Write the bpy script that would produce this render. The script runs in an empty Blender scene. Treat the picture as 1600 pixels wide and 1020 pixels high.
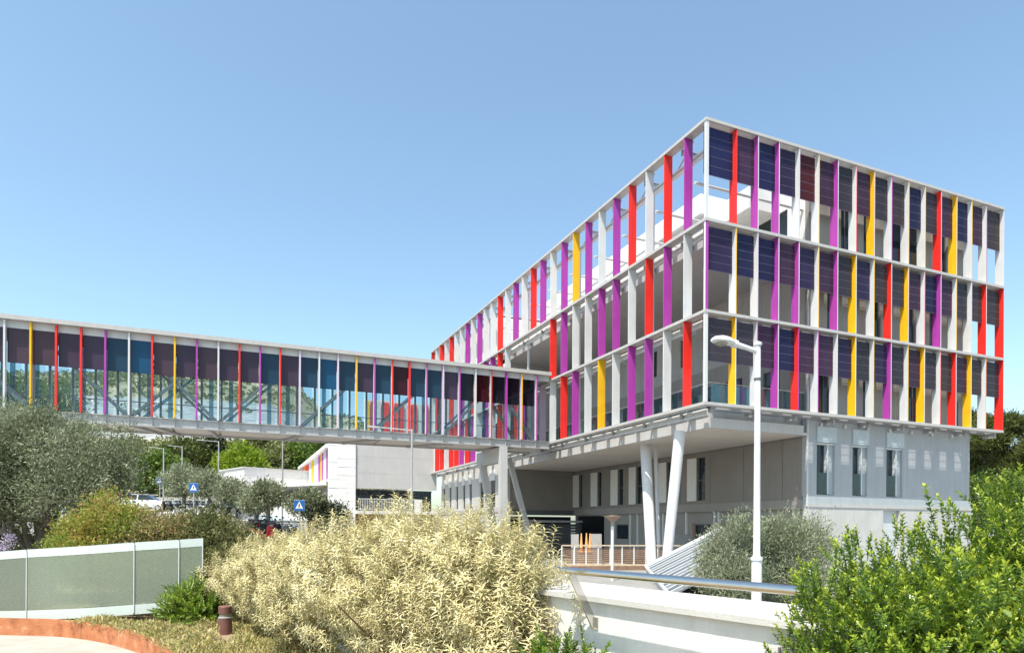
import bpy, math, random
import numpy as np
from mathutils import Vector, Matrix
random.seed(7); rng = np.random.default_rng(11)
R_ = math.radians
scn = bpy.context.scene
COL = scn.collection
# ------------------------------------------------------------------ camera
EYE = Vector((-16.585, -20.395, 1.65)); YAW = 0.4025
cd = bpy.data.cameras.new('camera'); cam = bpy.data.objects.new('camera', cd); COL.objects.link(cam)
cd.sensor_width = 36.0; cd.lens = 36.0 * 1042.6 / 1600.0; cd.shift_y = (823.03 - 510.0) / 1600.0
cd.clip_start = 0.05; cd.clip_end = 3000.0
cam.location = EYE
cam.rotation_euler = (Matrix.Rotation(-YAW, 4, 'Z') @ Matrix.Rotation(R_(90), 4, 'X') @ Matrix.Rotation(0.00554, 4, 'Z')).to_euler()
scn.camera = cam
# ------------------------------------------------------------------ sky, sun, exposure
SUN = Vector((-0.42, -0.302, 1.0)).normalized()
ELEV = math.asin(SUN.z); AZ = math.atan2(SUN.x, SUN.y)
w = bpy.data.worlds.new('World'); scn.world = w; w.use_nodes = True
nt = w.node_tree; nt.nodes.clear()
sky = nt.nodes.new('ShaderNodeTexSky'); sky.sky_type = 'NISHITA'; sky.sun_disc = False
sky.sun_elevation = ELEV; sky.sun_rotation = AZ
sky.air_density = 1.0; sky.dust_density = 1.8; sky.ozone_density = 0.4; sky.altitude = 60
bg = nt.nodes.new('ShaderNodeBackground'); bg.inputs['Strength'].default_value = 0.125
wo = nt.nodes.new('ShaderNodeOutputWorld')
tn = nt.nodes.new('ShaderNodeMix'); tn.data_type = 'RGBA'; tn.blend_type = 'MULTIPLY'; tn.inputs['Factor'].default_value = 1; tn.inputs['B'].default_value = (.99, 1.10, 1.04, 1)
nt.links.new(sky.outputs[0], tn.inputs['A']); nt.links.new(tn.outputs['Result'], bg.inputs[0]); nt.links.new(bg.outputs[0], wo.inputs[0])
sl = bpy.data.lights.new('sun', 'SUN'); sl.energy = 3.5; sl.angle = R_(0.53); sl.color = (1.0, 0.94, 0.84)
so = bpy.data.objects.new('sun', sl); COL.objects.link(so); so.location = (0, 0, 80)
so.rotation_euler = SUN.to_track_quat('Z', 'Y').to_euler()
vs = scn.view_settings
vs.view_transform = 'Standard'; vs.look = 'None'; vs.exposure = 1.04; vs.gamma = 1.0; vs.use_curve_mapping = False
scn.cycles.max_bounces = 8; scn.cycles.transparent_max_bounces = 24
scn.cycles.diffuse_bounces = 4; scn.cycles.glossy_bounces = 4
# ------------------------------------------------------------------ materials
def _mat(name):
    m = bpy.data.materials.new(name); m.use_nodes = True
    n = m.node_tree.nodes; n.clear()
    return m, n, m.node_tree.links
def N(n, t, **k):
    x = n.new(t)
    for a, b in k.items(): setattr(x, a, b)
    return x
def mat(name, col, rough=0.5, var=0.12, scale=3.0, metal=0.0, bump=0.0, bscale=60.0, spec=0.4, streak=0.0):
    m, n, l = _mat(name)
    out = N(n, 'ShaderNodeOutputMaterial'); b = N(n, 'ShaderNodeBsdfPrincipled')
    g = N(n, 'ShaderNodeNewGeometry')
    t = N(n, 'ShaderNodeTexNoise'); t.inputs['Scale'].default_value = scale; t.inputs['Detail'].default_value = 6
    l.new(g.outputs['Position'], t.inputs['Vector'])
    r = N(n, 'ShaderNodeMapRange'); r.inputs['From Min'].default_value = .3; r.inputs['From Max'].default_value = .7
    r.inputs['To Min'].default_value = 1 - var; r.inputs['To Max'].default_value = 1 + var * .45
    l.new(t.outputs[0], r.inputs['Value'])
    v = r.outputs[0]
    if streak:
        mp = N(n, 'ShaderNodeMapping'); mp.inputs['Scale'].default_value = (5, 5, .25)
        l.new(g.outputs['Position'], mp.inputs['Vector'])
        t2 = N(n, 'ShaderNodeTexNoise'); t2.inputs['Scale'].default_value = 1.6; t2.inputs['Detail'].default_value = 5
        l.new(mp.outputs[0], t2.inputs['Vector'])
        r2 = N(n, 'ShaderNodeMapRange'); r2.inputs['From Min'].default_value = .35; r2.inputs['From Max'].default_value = .75
        r2.inputs['To Min'].default_value = 1.0; r2.inputs['To Max'].default_value = 1 - streak
        l.new(t2.outputs[0], r2.inputs['Value'])
        mm = N(n, 'ShaderNodeMath', operation='MULTIPLY'); l.new(v, mm.inputs[0]); l.new(r2.outputs[0], mm.inputs[1]); v = mm.outputs[0]
    mx = N(n, 'ShaderNodeMix', data_type='RGBA', blend_type='MULTIPLY'); mx.inputs['Factor'].default_value = 1
    mx.inputs['A'].default_value = (*col, 1); l.new(v, mx.inputs['B'])
    l.new(mx.outputs['Result'], b.inputs['Base Color'])
    b.inputs['Roughness'].default_value = rough; b.inputs['Metallic'].default_value = metal
    b.inputs['Specular IOR Level'].default_value = spec
    if bump:
        t3 = N(n, 'ShaderNodeTexNoise'); t3.inputs['Scale'].default_value = bscale; t3.inputs['Detail'].default_value = 4
        l.new(g.outputs['Position'], t3.inputs['Vector'])
        bp = N(n, 'ShaderNodeBump'); bp.inputs['Strength'].default_value = bump; bp.inputs['Distance'].default_value = .02
        l.new(t3.outputs[0], bp.inputs['Height']); l.new(bp.outputs[0], b.inputs['Normal'])
    l.new(b.outputs[0], out.inputs[0])
    return m
def ramp_mat(name, cols, scale, rough=.9, bump=.4, bscale=30.0, detail=8):
    m, n, l = _mat(name)
    out = N(n, 'ShaderNodeOutputMaterial'); b = N(n, 'ShaderNodeBsdfPrincipled'); g = N(n, 'ShaderNodeNewGeometry')
    t = N(n, 'ShaderNodeTexNoise'); t.inputs['Scale'].default_value = scale; t.inputs['Detail'].default_value = detail
    t.inputs['Roughness'].default_value = .65
    l.new(g.outputs['Position'], t.inputs['Vector'])
    cr = N(n, 'ShaderNodeValToRGB'); e = cr.color_ramp.elements
    while len(e) < len(cols): e.new(.5)
    for i, c in enumerate(cols):
        e[i].position = .3 + .4 * i / (len(cols) - 1); e[i].color = (*c, 1)
    l.new(t.outputs[0], cr.inputs[0]); l.new(cr.outputs[0], b.inputs['Base Color'])
    b.inputs['Roughness'].default_value = rough; b.inputs['Specular IOR Level'].default_value = .2
    t3 = N(n, 'ShaderNodeTexNoise'); t3.inputs['Scale'].default_value = bscale; t3.inputs['Detail'].default_value = 6
    l.new(g.outputs['Position'], t3.inputs['Vector'])
    bp = N(n, 'ShaderNodeBump'); bp.inputs['Strength'].default_value = bump; bp.inputs['Distance'].default_value = .05
    l.new(t3.outputs[0], bp.inputs['Height']); l.new(bp.outputs[0], b.inputs['Normal'])
    l.new(b.outputs[0], out.inputs[0])
    return m
def leaf_mat(name, cols, trans=.35, rough=.5, spec=.3, tipcol=None):
    m, n, l = _mat(name)
    out = N(n, 'ShaderNodeOutputMaterial'); b = N(n, 'ShaderNodeBsdfPrincipled'); g = N(n, 'ShaderNodeNewGeometry')
    cr = N(n, 'ShaderNodeValToRGB'); e = cr.color_ramp.elements
    while len(e) < len(cols): e.new(.5)
    for i, c in enumerate(cols): e[i].position = i / (len(cols) - 1); e[i].color = (*c, 1)
    t = N(n, 'ShaderNodeTexNoise'); t.inputs['Scale'].default_value = 1.1; t.inputs['Detail'].default_value = 3
    l.new(g.outputs['Position'], t.inputs['Vector'])
    ad = N(n, 'ShaderNodeMath', operation='MULTIPLY_ADD'); ad.inputs[1].default_value = .6
    l.new(g.outputs['Random Per Island'], ad.inputs[0])
    sc = N(n, 'ShaderNodeMath', operation='MULTIPLY_ADD'); sc.inputs[1].default_value = .9; sc.inputs[2].default_value = -.25
    l.new(t.outputs[0], sc.inputs[0]); l.new(sc.outputs[0], ad.inputs[2])
    l.new(ad.outputs[0], cr.inputs[0])
    l.new(cr.outputs[0], b.inputs['Base Color'])
    b.inputs['Roughness'].default_value = rough; b.inputs['Specular IOR Level'].default_value = spec
    tr = N(n, 'ShaderNodeBsdfTranslucent'); l.new(cr.outputs[0], tr.inputs['Color'])
    mx = N(n, 'ShaderNodeMixShader'); mx.inputs[0].default_value = trans
    l.new(b.outputs[0], mx.inputs[1]); l.new(tr.outputs[0], mx.inputs[2]); l.new(mx.outputs[0], out.inputs[0])
    return m
def glass(name, tint, opaque=0.0, body=(.05, .05, .06), refl=1.0, rough=.02, ior=1.42):
    """thin tinted pane: see-through with a Fresnel reflection, optionally partly opaque"""
    m, n, l = _mat(name)
    out = N(n, 'ShaderNodeOutputMaterial'); tr = N(n, 'ShaderNodeBsdfTransparent'); tr.inputs['Color'].default_value = (*tint, 1)
    df = N(n, 'ShaderNodeBsdfDiffuse')
    g = N(n, 'ShaderNodeNewGeometry'); ns = N(n, 'ShaderNodeTexNoise'); ns.inputs['Scale'].default_value = 1.3
    l.new(g.outputs['Position'], ns.inputs['Vector'])
    mc = N(n, 'ShaderNodeMix', data_type='RGBA'); mc.inputs['A'].default_value = (*[c * .75 for c in body], 1); mc.inputs['B'].default_value = (*[c * 1.25 for c in body], 1)
    l.new(ns.outputs[0], mc.inputs['Factor']); l.new(mc.outputs['Result'], df.inputs['Color'])
    m1 = N(n, 'ShaderNodeMixShader'); m1.inputs[0].default_value = opaque
    l.new(tr.outputs[0], m1.inputs[1]); l.new(df.outputs[0], m1.inputs[2])
    gl = N(n, 'ShaderNodeBsdfGlossy'); gl.inputs['Roughness'].default_value = rough; gl.inputs['Color'].default_value = (refl, refl, refl, 1)
    fr = N(n, 'ShaderNodeFresnel'); fr.inputs['IOR'].default_value = ior
    m2 = N(n, 'ShaderNodeMixShader'); l.new(fr.outputs[0], m2.inputs[0]); l.new(m1.outputs[0], m2.inputs[1]); l.new(gl.outputs[0], m2.inputs[2])
    l.new(m2.outputs[0], out.inputs[0])
    return m
M = {}
M['red'] = mat('red paint', (.80, .030, .022), .42, .08, 2, streak=.14)
M['purple'] = mat('purple paint', (.40, .05, .36), .42, .08, 2, streak=.14)
M['yellow'] = mat('yellow paint', (.84, .47, .012), .42, .08, 2, streak=.12)
M['white'] = mat('white painted metal', (.62, .625, .63), .45, .06, 2, streak=.08)
M['orange'] = mat('orange paint', (.8, .22, .02), .45, .06, 2)
M['lilac'] = mat('lilac paint', (.62, .50, .64), .45, .06, 2)
M['galv'] = mat('galvanised steel', (.43, .43, .425), .38, .12, 8, metal=.15, streak=.12)
M['shelf'] = mat('pale aluminium shelf', (.47, .455, .435), .45, .08, 4, streak=.06)
M['wallw'] = mat('white render', (.68, .67, .655), .8, .07, .8, bump=.1, streak=.07)
M['wallu'] = mat('mid grey facade board', (.285, .278, .262), .75, .09, 1.2, streak=.14)
M['course'] = mat('pale blue grey trim', (.40, .435, .45), .7, .06, 2, streak=.1)
M['wallc'] = mat('sky-shade tinted grey board', (.385, .40, .415), .75, .06, 1.0, streak=.1)  # grey board with the blue of sky-lit shade mixed into its colour
M['brickw'] = mat('white brick', (.80, .79, .77), .8, .06, 1.0, bump=.1)
M['wallg'] = mat('grey fibre cement', (.42, .415, .41), .75, .08, 1.2, streak=.10)
M['walll'] = mat('light grey board', (.50, .495, .485), .75, .07, 1.0, streak=.08)
M['soffit'] = mat('soffit paint', (.64, .59, .53), .7, .05, .8)
M['conc'] = mat('concrete', (.46, .45, .43), .85, .14, 1.5, bump=.2, streak=.08)
M['plinth'] = mat('pale concrete plinth', (.52, .51, .485), .85, .1, 1.5, bump=.15, streak=.08)
M['dark'] = mat('dark opening', (.02, .02, .022), .6, .2, 3)
M['darkm'] = mat('dark grey metal', (.12, .125, .135), .5, .15, 3)
M['frame'] = mat('window frame aluminium', (.55, .57, .58), .4, .06, 4)
M['shutter'] = mat('pale shutter', (.68, .675, .655), .6, .06, 3)
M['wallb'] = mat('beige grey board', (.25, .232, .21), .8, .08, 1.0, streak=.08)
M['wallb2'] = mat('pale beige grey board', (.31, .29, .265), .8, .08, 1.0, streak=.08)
M['blind'] = mat('roller blind', (.46, .52, .545), .7, .08, 5)
M['wpane'] = glass('window glass', (.35, .42, .48), .72, (.03, .045, .06))
M['teal'] = glass('balustrade glass', (.62, .80, .83), .15, (.25, .42, .47))
M['clear'] = glass('clear glass', (.86, .92, .935), .03, (.35, .42, .45), .7, .02, 1.35)
M['tealrib'] = glass('teal tinted glass', (.45, .66, .74), .25, (.16, .30, .36))
PANEL = [glass('navy photovoltaic glass', (.19, .20, .38), .50, (.034, .034, .098), .6, .02, 1.3),
         glass('plum photovoltaic glass', (.36, .24, .33), .50, (.088, .046, .088), .6, .02, 1.3),
         glass('smoke photovoltaic glass', (.42, .39, .43), .42, (.085, .075, .095), .6, .02, 1.3),
         glass('indigo photovoltaic glass', (.26, .22, .38), .50, (.055, .042, .105), .6, .02, 1.3),
         glass('russet photovoltaic glass', (.42, .15, .12), .55, (.11, .022, .026), .6, .02, 1.3),
         glass('brown smoke photovoltaic glass', (.46, .38, .38), .42, (.105, .080, .080), .6, .02, 1.3)]
BPANEL = {'n': glass('deep teal panel', (.05, .14, .20), .85, (.018, .048, .085), .6),
          'b': glass('blue panel', (.06, .20, .32), .85, (.012, .075, .16), .6),
          'p': glass('aubergine panel', (.16, .10, .15), .82, (.058, .038, .066), .6),
          'w': glass('brown plum panel', (.20, .13, .15), .82, (.075, .045, .062), .6),
          'k': glass('black panel', (.04, .04, .06), .90, (.010, .010, .016), .5),
          'd': glass('dark red panel', (.14, .03, .04), .90, (.040, .008, .012), .5)}
M['pvline'] = mat('pale glazing bar', (.15, .135, .19), .4, .05, 5)
M['steel'] = mat('stainless steel', (.62, .60, .56), .16, .06, 12, metal=1.0)
M['grate'] = mat('grating steel', (.40, .40, .40), .5, .1, 6, metal=.2)
M['lampw'] = mat('pale grey lamp paint', (.66, .67, .68), .45, .08, 6, streak=.1)
M['lens'] = glass('lamp lens', (.8, .8, .75), .5, (.45, .43, .36))
M['copper'] = mat('weathered bronze', (.32, .22, .15), .55, .2, 8)
M['wood'] = mat('brown slat wood', (.24, .15, .10), .75, .25, 7, bump=.2)
M['woodl'] = mat('pale timber', (.56, .44, .31), .75, .18, 7)
M['cone'] = mat('faded orange plastic', (.80, .38, .14), .6, .1, 5)
M['board'] = mat('grey plywood board', (.30, .29, .28), .8, .15, 4)
M['rust'] = ramp_mat('corten steel', [(.22, .085, .040), (.40, .15, .068), (.46, .19, .09), (.56, .34, .20)], 4, .8, .25, 40)
M['boll'] = mat('bollard brown', (.17, .075, .062), .5, .12, 12)
M['rubber'] = mat('tyre rubber', (.025, .025, .027), .8, .2, 10)
M['blackp'] = mat('black plastic', (.03, .03, .033), .45, .2, 10)
M['sred'] = mat('scooter red', (.50, .02, .03), .3, .06, 5)
M['swhite'] = mat('scooter white', (.72, .72, .72), .3, .05, 5)
M['sgrey'] = mat('scooter grey', (.25, .26, .28), .3, .06, 5)
M['sblack'] = mat('scooter black', (.03, .03, .035), .3, .06, 5)
M['sblue'] = mat('sign blue', (.012, .11, .36), .4, .05, 5)
M['sw'] = mat('sign white', (.80, .80, .80), .4, .04, 5)
M['carw'] = mat('car white', (.80, .80, .80), .25, .04, 5)
M['asphalt'] = ramp_mat('asphalt', [(.20, .195, .185), (.25, .245, .235), (.29, .285, .27)], 2.0, .9, .3, 90)
M['pave'] = ramp_mat('pale paving', [(.30, .275, .235), (.37, .34, .295), (.43, .40, .35)], 1.5, .85, .15, 60)
M['soil'] = ramp_mat('dry soil', [(.16, .11, .065), (.26, .20, .12), (.34, .28, .18)], 6, .95, .6, 25)
M['seam'] = mat('roof seam white', (.66, .67, .68), .5, .06, 5)
M['roofA'] = mat('blue grey roofing', (.10, .125, .145), .5, .12, 3, streak=.1)
M['roofB'] = mat('pale grey roofing', (.19, .21, .225), .5, .12, 3, streak=.1)
M['bark'] = mat('olive bark', (.20, .165, .135), .9, .35, 14, bump=.8, bscale=30)
M['barkd'] = mat('pine bark', (.12, .085, .06), .9, .35, 6, bump=.8, bscale=14)
M['twig'] = mat('twig', (.20, .14, .09), .85, .25, 20)
M['olive'] = leaf_mat('olive leaves', [(.07, .085, .04), (.17, .20, .105), (.29, .32, .20), (.48, .51, .37)], .25, .45)
M['olivep'] = leaf_mat('pale olive leaves', [(.13, .15, .08), (.22, .25, .145), (.31, .34, .22), (.42, .45, .32)], .25, .5)
M['cream'] = leaf_mat('cream leaves', [(.29, .25, .10), (.48, .425, .21), (.64, .58, .325), (.80, .745, .51)], .14, .5, .25)
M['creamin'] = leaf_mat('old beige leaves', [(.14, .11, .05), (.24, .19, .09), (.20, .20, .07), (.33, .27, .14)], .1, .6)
M['green'] = leaf_mat('glossy green leaves', [(.050, .095, .010), (.10, .18, .016), (.18, .27, .024), (.36, .43, .05)], .25, .30, .5)
M['tip'] = leaf_mat('yellow green tips', [(.19, .28, .022), (.33, .41, .035), (.50, .53, .07)], .35, .4, .4)
M['nandina'] = leaf_mat('orange green leaves', [(.12, .20, .03), (.22, .32, .05), (.29, .34, .06), (.42, .33, .09), (.56, .25, .12)], .4, .5)
M['brownleaf'] = leaf_mat('brown green leaves', [(.15, .18, .05), (.26, .27, .09), (.42, .29, .15), (.25, .30, .09)], .3, .55)
M['darkleaf'] = leaf_mat('dark olive leaves', [(.06, .08, .03), (.13, .15, .05), (.23, .22, .09), (.32, .26, .14)], .3, .5)
M['pine'] = leaf_mat('pine needles', [(.028, .042, .012), (.065, .085, .022), (.12, .145, .035), (.19, .20, .05)], .2, .6)
M['broad'] = leaf_mat('broadleaf', [(.04, .075, .012), (.085, .15, .02), (.14, .21, .03), (.20, .26, .05)], .35, .5)
M['lime'] = leaf_mat('lime leaves', [(.12, .20, .015), (.21, .30, .022), (.32, .40, .035)], .4, .5)
M['dusty'] = leaf_mat('dusty green leaves', [(.09, .12, .035), (.16, .19, .06), (.22, .24, .09), (.30, .27, .12)], .3, .6)
M['cypress'] = leaf_mat('cypress leaves', [(.015, .024, .010), (.035, .05, .018), (.06, .075, .028)], .15, .6)
M['drygrass'] = leaf_mat('dry groundcover', [(.36, .26, .12), (.52, .41, .19), (.30, .33, .09), (.62, .52, .29), (.46, .26, .13)], .3, .7)
M['lav'] = leaf_mat('lilac flowers', [(.45, .38, .55), (.62, .56, .70)], .3, .6)
# ------------------------------------------------------------------ mesh helpers
class MB:
    def __init__(s): s.v = []; s.f = []; s.m = []
    def face(s, pts, m=0):
        i = len(s.v); s.v += [tuple(p) for p in pts]; s.f.append(tuple(range(i, i + len(pts)))); s.m.append(m)
    def box(s, x0, x1, y0, y1, z0, z1, m=0, mm=None):
        """mm maps 'x-','x+','y-','y+','z-','z+' to other material slots"""
        i = len(s.v); mm = mm or {}
        s.v += [(x0, y0, z0), (x1, y0, z0), (x1, y1, z0), (x0, y1, z0), (x0, y0, z1), (x1, y0, z1), (x1, y1, z1), (x0, y1, z1)]
        for k, q in (('z-', (0, 3, 2, 1)), ('z+', (4, 5, 6, 7)), ('y-', (0, 1, 5, 4)), ('x+', (1, 2, 6, 5)), ('y+', (2, 3, 7, 6)), ('x-', (3, 0, 4, 7))):
            s.f.append(tuple(i + a for a in q)); s.m.append(mm.get(k, m))
        return s
    def beam(s, p, q, w, h, m=0, up=(0, 0, 1)):
        p = Vector(p); q = Vector(q); d = (q - p).normalized(); u = Vector(up)
        if abs(d.dot(u)) > .98: u = Vector((1, 0, 0))
        a = d.cross(u).normalized() * (w / 2); b = a.cross(d).normalized() * (h / 2)
        i = len(s.v)
        for c in (p, q):
            for e in (-a - b, a - b, a + b, -a + b): s.v.append(tuple(c + e))
        for f in ((0, 1, 2, 3), (7, 6, 5, 4), (0, 4, 5, 1), (1, 5, 6, 2), (2, 6, 7, 3), (3, 7, 4, 0)):
            s.f.append(tuple(i + k for k in f)); s.m.append(m)
        return s
    def tube(s, pts, rad, n=8, m=0, cap=True):
        pts = [Vector(p) for p in pts]
        if not hasattr(rad, '__len__'): rad = [rad] * len(pts)
        i0 = len(s.v); prev = None
        for k, p in enumerate(pts):
            d = (pts[min(k + 1, len(pts) - 1)] - pts[max(k - 1, 0)]).normalized()
            ref = Vector((0, 0, 1)) if abs(d.z) < .95 else Vector((1, 0, 0))
            a = d.cross(ref).normalized() if prev is None else (prev - d * prev.dot(d)).normalized()
            prev = a; b = d.cross(a)
            for j in range(n):
                t = 2 * math.pi * j / n; s.v.append(tuple(p + (a * math.cos(t) + b * math.sin(t)) * rad[k]))
        for k in range(len(pts) - 1):
            for j in range(n):
                a = i0 + k * n + j; b = i0 + k * n + (j + 1) % n
                s.f.append((a, b, b + n, a + n)); s.m.append(m)
        if cap:
            s.f.append(tuple(i0 + j for j in reversed(range(n)))); s.m.append(m)
            e = i0 + (len(pts) - 1) * n
            s.f.append(tuple(e + j for j in range(n))); s.m.append(m)
        return s
    def lathe(s, prof, n=16, c=(0, 0, 0), m=0):
        return s.tube([(c[0], c[1], c[2] + z) for r, z in prof], [max(r, .001) for r, z in prof], n, m)
    def prism(s, poly, z0, z1, m=0):
        i = len(s.v); n = len(poly)
        s.v += [(x, y, z0) for x, y in poly] + [(x, y, z1) for x, y in poly]
        s.f.append(tuple(i + k for k in reversed(range(n)))); s.m.append(m)
        s.f.append(tuple(i + n + k for k in range(n))); s.m.append(m)
        for k in range(n):
            a = i + k; b = i + (k + 1) % n; s.f.append((a, b, b + n, a + n)); s.m.append(m)
        return s
    def shift(s, d):
        s.v = [(x + d[0], y + d[1], z + d[2]) for x, y, z in s.v]; return s
    def mesh(s, name, mats, smooth=False, shared=False):
        me = bpy.data.meshes.new(name); me.from_pydata(s.v, [], s.f)
        for x in mats: me.materials.append(x)
        me.polygons.foreach_set('material_index', s.m)
        if smooth: me.polygons.foreach_set('use_smooth', [True] * len(s.f))
        me.update()
        if smooth: me.set_sharp_from_angle(angle=R_(40))
        return me
def link(name, me, parent=None, loc=(0, 0, 0), rot=None, label=None, kind=None):
    o = bpy.data.objects.new(name, me); COL.objects.link(o); o.location = loc
    if rot is not None: o.rotation_euler = rot
    if parent is not None: o.parent = parent
    if label: o['label'] = label
    if kind: o['kind'] = kind
    return o
def tag(o, label, cat, group=None):
    o['label'] = label; o['category'] = cat
    if group: o['group'] = group
    return o
def thing(name, label, cat, loc=(0, 0, 0), rz=0, group=None):
    o = bpy.data.objects.new(name, None); COL.objects.link(o); o.location = loc; o.rotation_euler = (0, 0, rz)
    o.empty_display_size = .3
    return tag(o, label, cat, group)
def part(root, name, mb, mats, label=None, kind=None, smooth=False, world=True):
    """mesh part; world=True: coordinates are world metres and root is unrotated"""
    if not isinstance(mats, (list, tuple)): mats = [mats]
    if world: mb.shift(tuple(-c for c in root_loc(root)))
    return link(name, mb.mesh(name, mats, smooth), root, label=label, kind=kind)
def root_loc(o):
    v = Vector(o.location)
    while o.parent: o = o.parent; v += Vector(o.location)
    return v
def struct(name, mb, mats):
    o = link(name, mb.mesh(name, mats if isinstance(mats, (list, tuple)) else [mats])); o['kind'] = 'structure'; return o
def inst(root, name, me, loc, mats=None, rot=None, label=None):
    o = link(name, me, root, Vector(loc) - root_loc(root), rot, label)
    if mats:
        for i, x in enumerate(mats):
            o.material_slots[i].link = 'OBJECT'; o.material_slots[i].material = x
    return o
def copy_tree(o, parent=None):
    c = o.copy(); COL.objects.link(c); c.parent = parent
    for ch in o.children: copy_tree(ch, c)
    return c
FW = Vector((math.sin(YAW), math.cos(YAW), 0)); RT = Vector((math.cos(YAW), -math.sin(YAW), 0))
def site(px, d, z=0.0):
    """plan point d metres north-east of the viewpoint, sideways position given by px, an image column in pixels"""
    p = EYE + FW * d + RT * ((px - 800.0) / 1042.6 * d); return Vector((p.x, p.y, z))
def smooth01(t): t = np.clip(t, 0, 1); return t * t * (3 - 2 * t)
def ground_z(x, y):
    x = np.asarray(x, float); y = np.asarray(y, float)
    dx = x - EYE.x; dy = y - EYE.y; d = dx * FW.x + dy * FW.y; r = dx * RT.x + dy * RT.y
    q = r / np.maximum(d, 1)
    wl = smooth01((-.27 - q) / .10) * smooth01((d - 15) / 15)
    z = -.25 + wl * (.25 + np.maximum(0, d - 26) * .085 )
    wh = smooth01((-.10 - q) / .14)
    t = np.clip((d - 105) / 170, 0, 1)
    z = z + wh * 45 * t ** 1.15 + wh * np.maximum(0, d - 275) * .02
    bump = np.sin(x * .05 + 1.3) * np.cos(y * .043) * 1.6 + np.sin(x * .021 - y * .017) * 3
    return z + wh * bump * smooth01((d - 110) / 60)
def gz(p): return float(ground_z(p.x, p.y))
ZB = 6.434; Z1 = ZB + 3.5; Z2 = ZB + 6.969; Z3 = ZB + 10.77; LV = [ZB, Z1, Z2, Z3]; G0 = -.25
# ------------------------------------------------------------------ ground
def grid_sheet(name, ds, qs, mat_, zoff=0):
    vs_, fs = [], []
    for d in ds:
        for q in qs:
            p = EYE + FW * d + RT * (q * max(d, 25)); vs_.append((p.x, p.y, float(ground_z(p.x, p.y)) + zoff))
    nq = len(qs)
    for i in range(len(ds) - 1):
        for j in range(nq - 1): fs.append((i * nq + j, i * nq + j + 1, (i + 1) * nq + j + 1, (i + 1) * nq + j))
    me = bpy.data.meshes.new(name); me.from_pydata(vs_, [], fs); me.materials.append(mat_)
    me.polygons.foreach_set('use_smooth', [True] * len(fs))
    return me
m, n, l = _mat('ground cover by height')
out = N(n, 'ShaderNodeOutputMaterial'); b = N(n, 'ShaderNodeBsdfPrincipled'); g = N(n, 'ShaderNodeNewGeometry')
sx = N(n, 'ShaderNodeSeparateXYZ'); l.new(g.outputs['Position'], sx.inputs[0])
t = N(n, 'ShaderNodeTexNoise'); t.inputs['Scale'].default_value = .09; t.inputs['Detail'].default_value = 9; t.inputs['Roughness'].default_value = .7
l.new(g.outputs['Position'], t.inputs['Vector'])
cr = N(n, 'ShaderNodeValToRGB'); e = cr.color_ramp.elements; e.new(.5); e.new(.6)
for i, (p, c) in enumerate(((.36, (.12, .125, .06)), (.45, (.26, .225, .145)), (.54, (.34, .295, .205)), (.66, (.18, .17, .09)))): e[i].position = p; e[i].color = (*c, 1)
l.new(t.outputs[0], cr.inputs[0])
t2 = N(n, 'ShaderNodeTexVoronoi'); t2.inputs['Scale'].default_value = .55; l.new(g.outputs['Position'], t2.inputs['Vector'])
c2 = N(n, 'ShaderNodeValToRGB'); c2.color_ramp.elements[0].color = (.17, .175, .18, 1); c2.color_ramp.elements[1].color = (.38, .385, .39, 1); l.new(t2.outputs['Distance'], c2.inputs[0])
ma = N(n, 'ShaderNodeMath', operation='MULTIPLY_ADD'); ma.inputs[1].default_value = 7; ma.inputs[2].default_value = 0; l.new(t.outputs[0], ma.inputs[0])
ms = N(n, 'ShaderNodeMath', operation='ADD'); l.new(sx.outputs[2], ms.inputs[0]); l.new(ma.outputs[0], ms.inputs[1])
b1 = N(n, 'ShaderNodeMapRange'); b1.inputs['From Min'].default_value = 24; b1.inputs['From Max'].default_value = 25.5; l.new(ms.outputs[0], b1.inputs['Value'])
b2 = N(n, 'ShaderNodeMapRange'); b2.inputs['From Min'].default_value = 41; b2.inputs['From Max'].default_value = 43; b2.inputs['To Min'].default_value = 1; b2.inputs['To Max'].default_value = 0; l.new(ms.outputs[0], b2.inputs['Value'])
bb = N(n, 'ShaderNodeMath', operation='MULTIPLY'); l.new(b1.outputs[0], bb.inputs[0]); l.new(b2.outputs[0], bb.inputs[1])
mx = N(n, 'ShaderNodeMix', data_type='RGBA'); l.new(bb.outputs[0], mx.inputs['Factor']); l.new(cr.outputs[0], mx.inputs['A']); l.new(c2.outputs[0], mx.inputs['B'])
# paved below the hill
pv = N(n, 'ShaderNodeMapRange'); pv.inputs['From Min'].default_value = 4.2; pv.inputs['From Max'].default_value = 6.5; l.new(sx.outputs[2], pv.inputs['Value'])
t4 = N(n, 'ShaderNodeTexNoise'); t4.inputs['Scale'].default_value = 1.7; t4.inputs['Detail'].default_value = 8; l.new(g.outputs['Position'], t4.inputs['Vector'])
c4 = N(n, 'ShaderNodeValToRGB'); c4.color_ramp.elements[0].position = .3; c4.color_ramp.elements[1].position = .7
c4.color_ramp.elements[0].color = (.24, .23, .215, 1); c4.color_ramp.elements[1].color = (.34, .33, .31, 1); l.new(t4.outputs[0], c4.inputs[0])
mx2 = N(n, 'ShaderNodeMix', data_type='RGBA'); l.new(pv.outputs[0], mx2.inputs['Factor']); l.new(c4.outputs[0], mx2.inputs['A']); l.new(mx.outputs['Result'], mx2.inputs['B'])
l.new(mx2.outputs['Result'], b.inputs['Base Color']); b.inputs['Roughness'].default_value = .9; b.inputs['Specular IOR Level'].default_value = .2
t5 = N(n, 'ShaderNodeTexNoise'); t5.inputs['Scale'].default_value = 2.5; t5.inputs['Detail'].default_value = 8; l.new(g.outputs['Position'], t5.inputs['Vector'])
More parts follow.
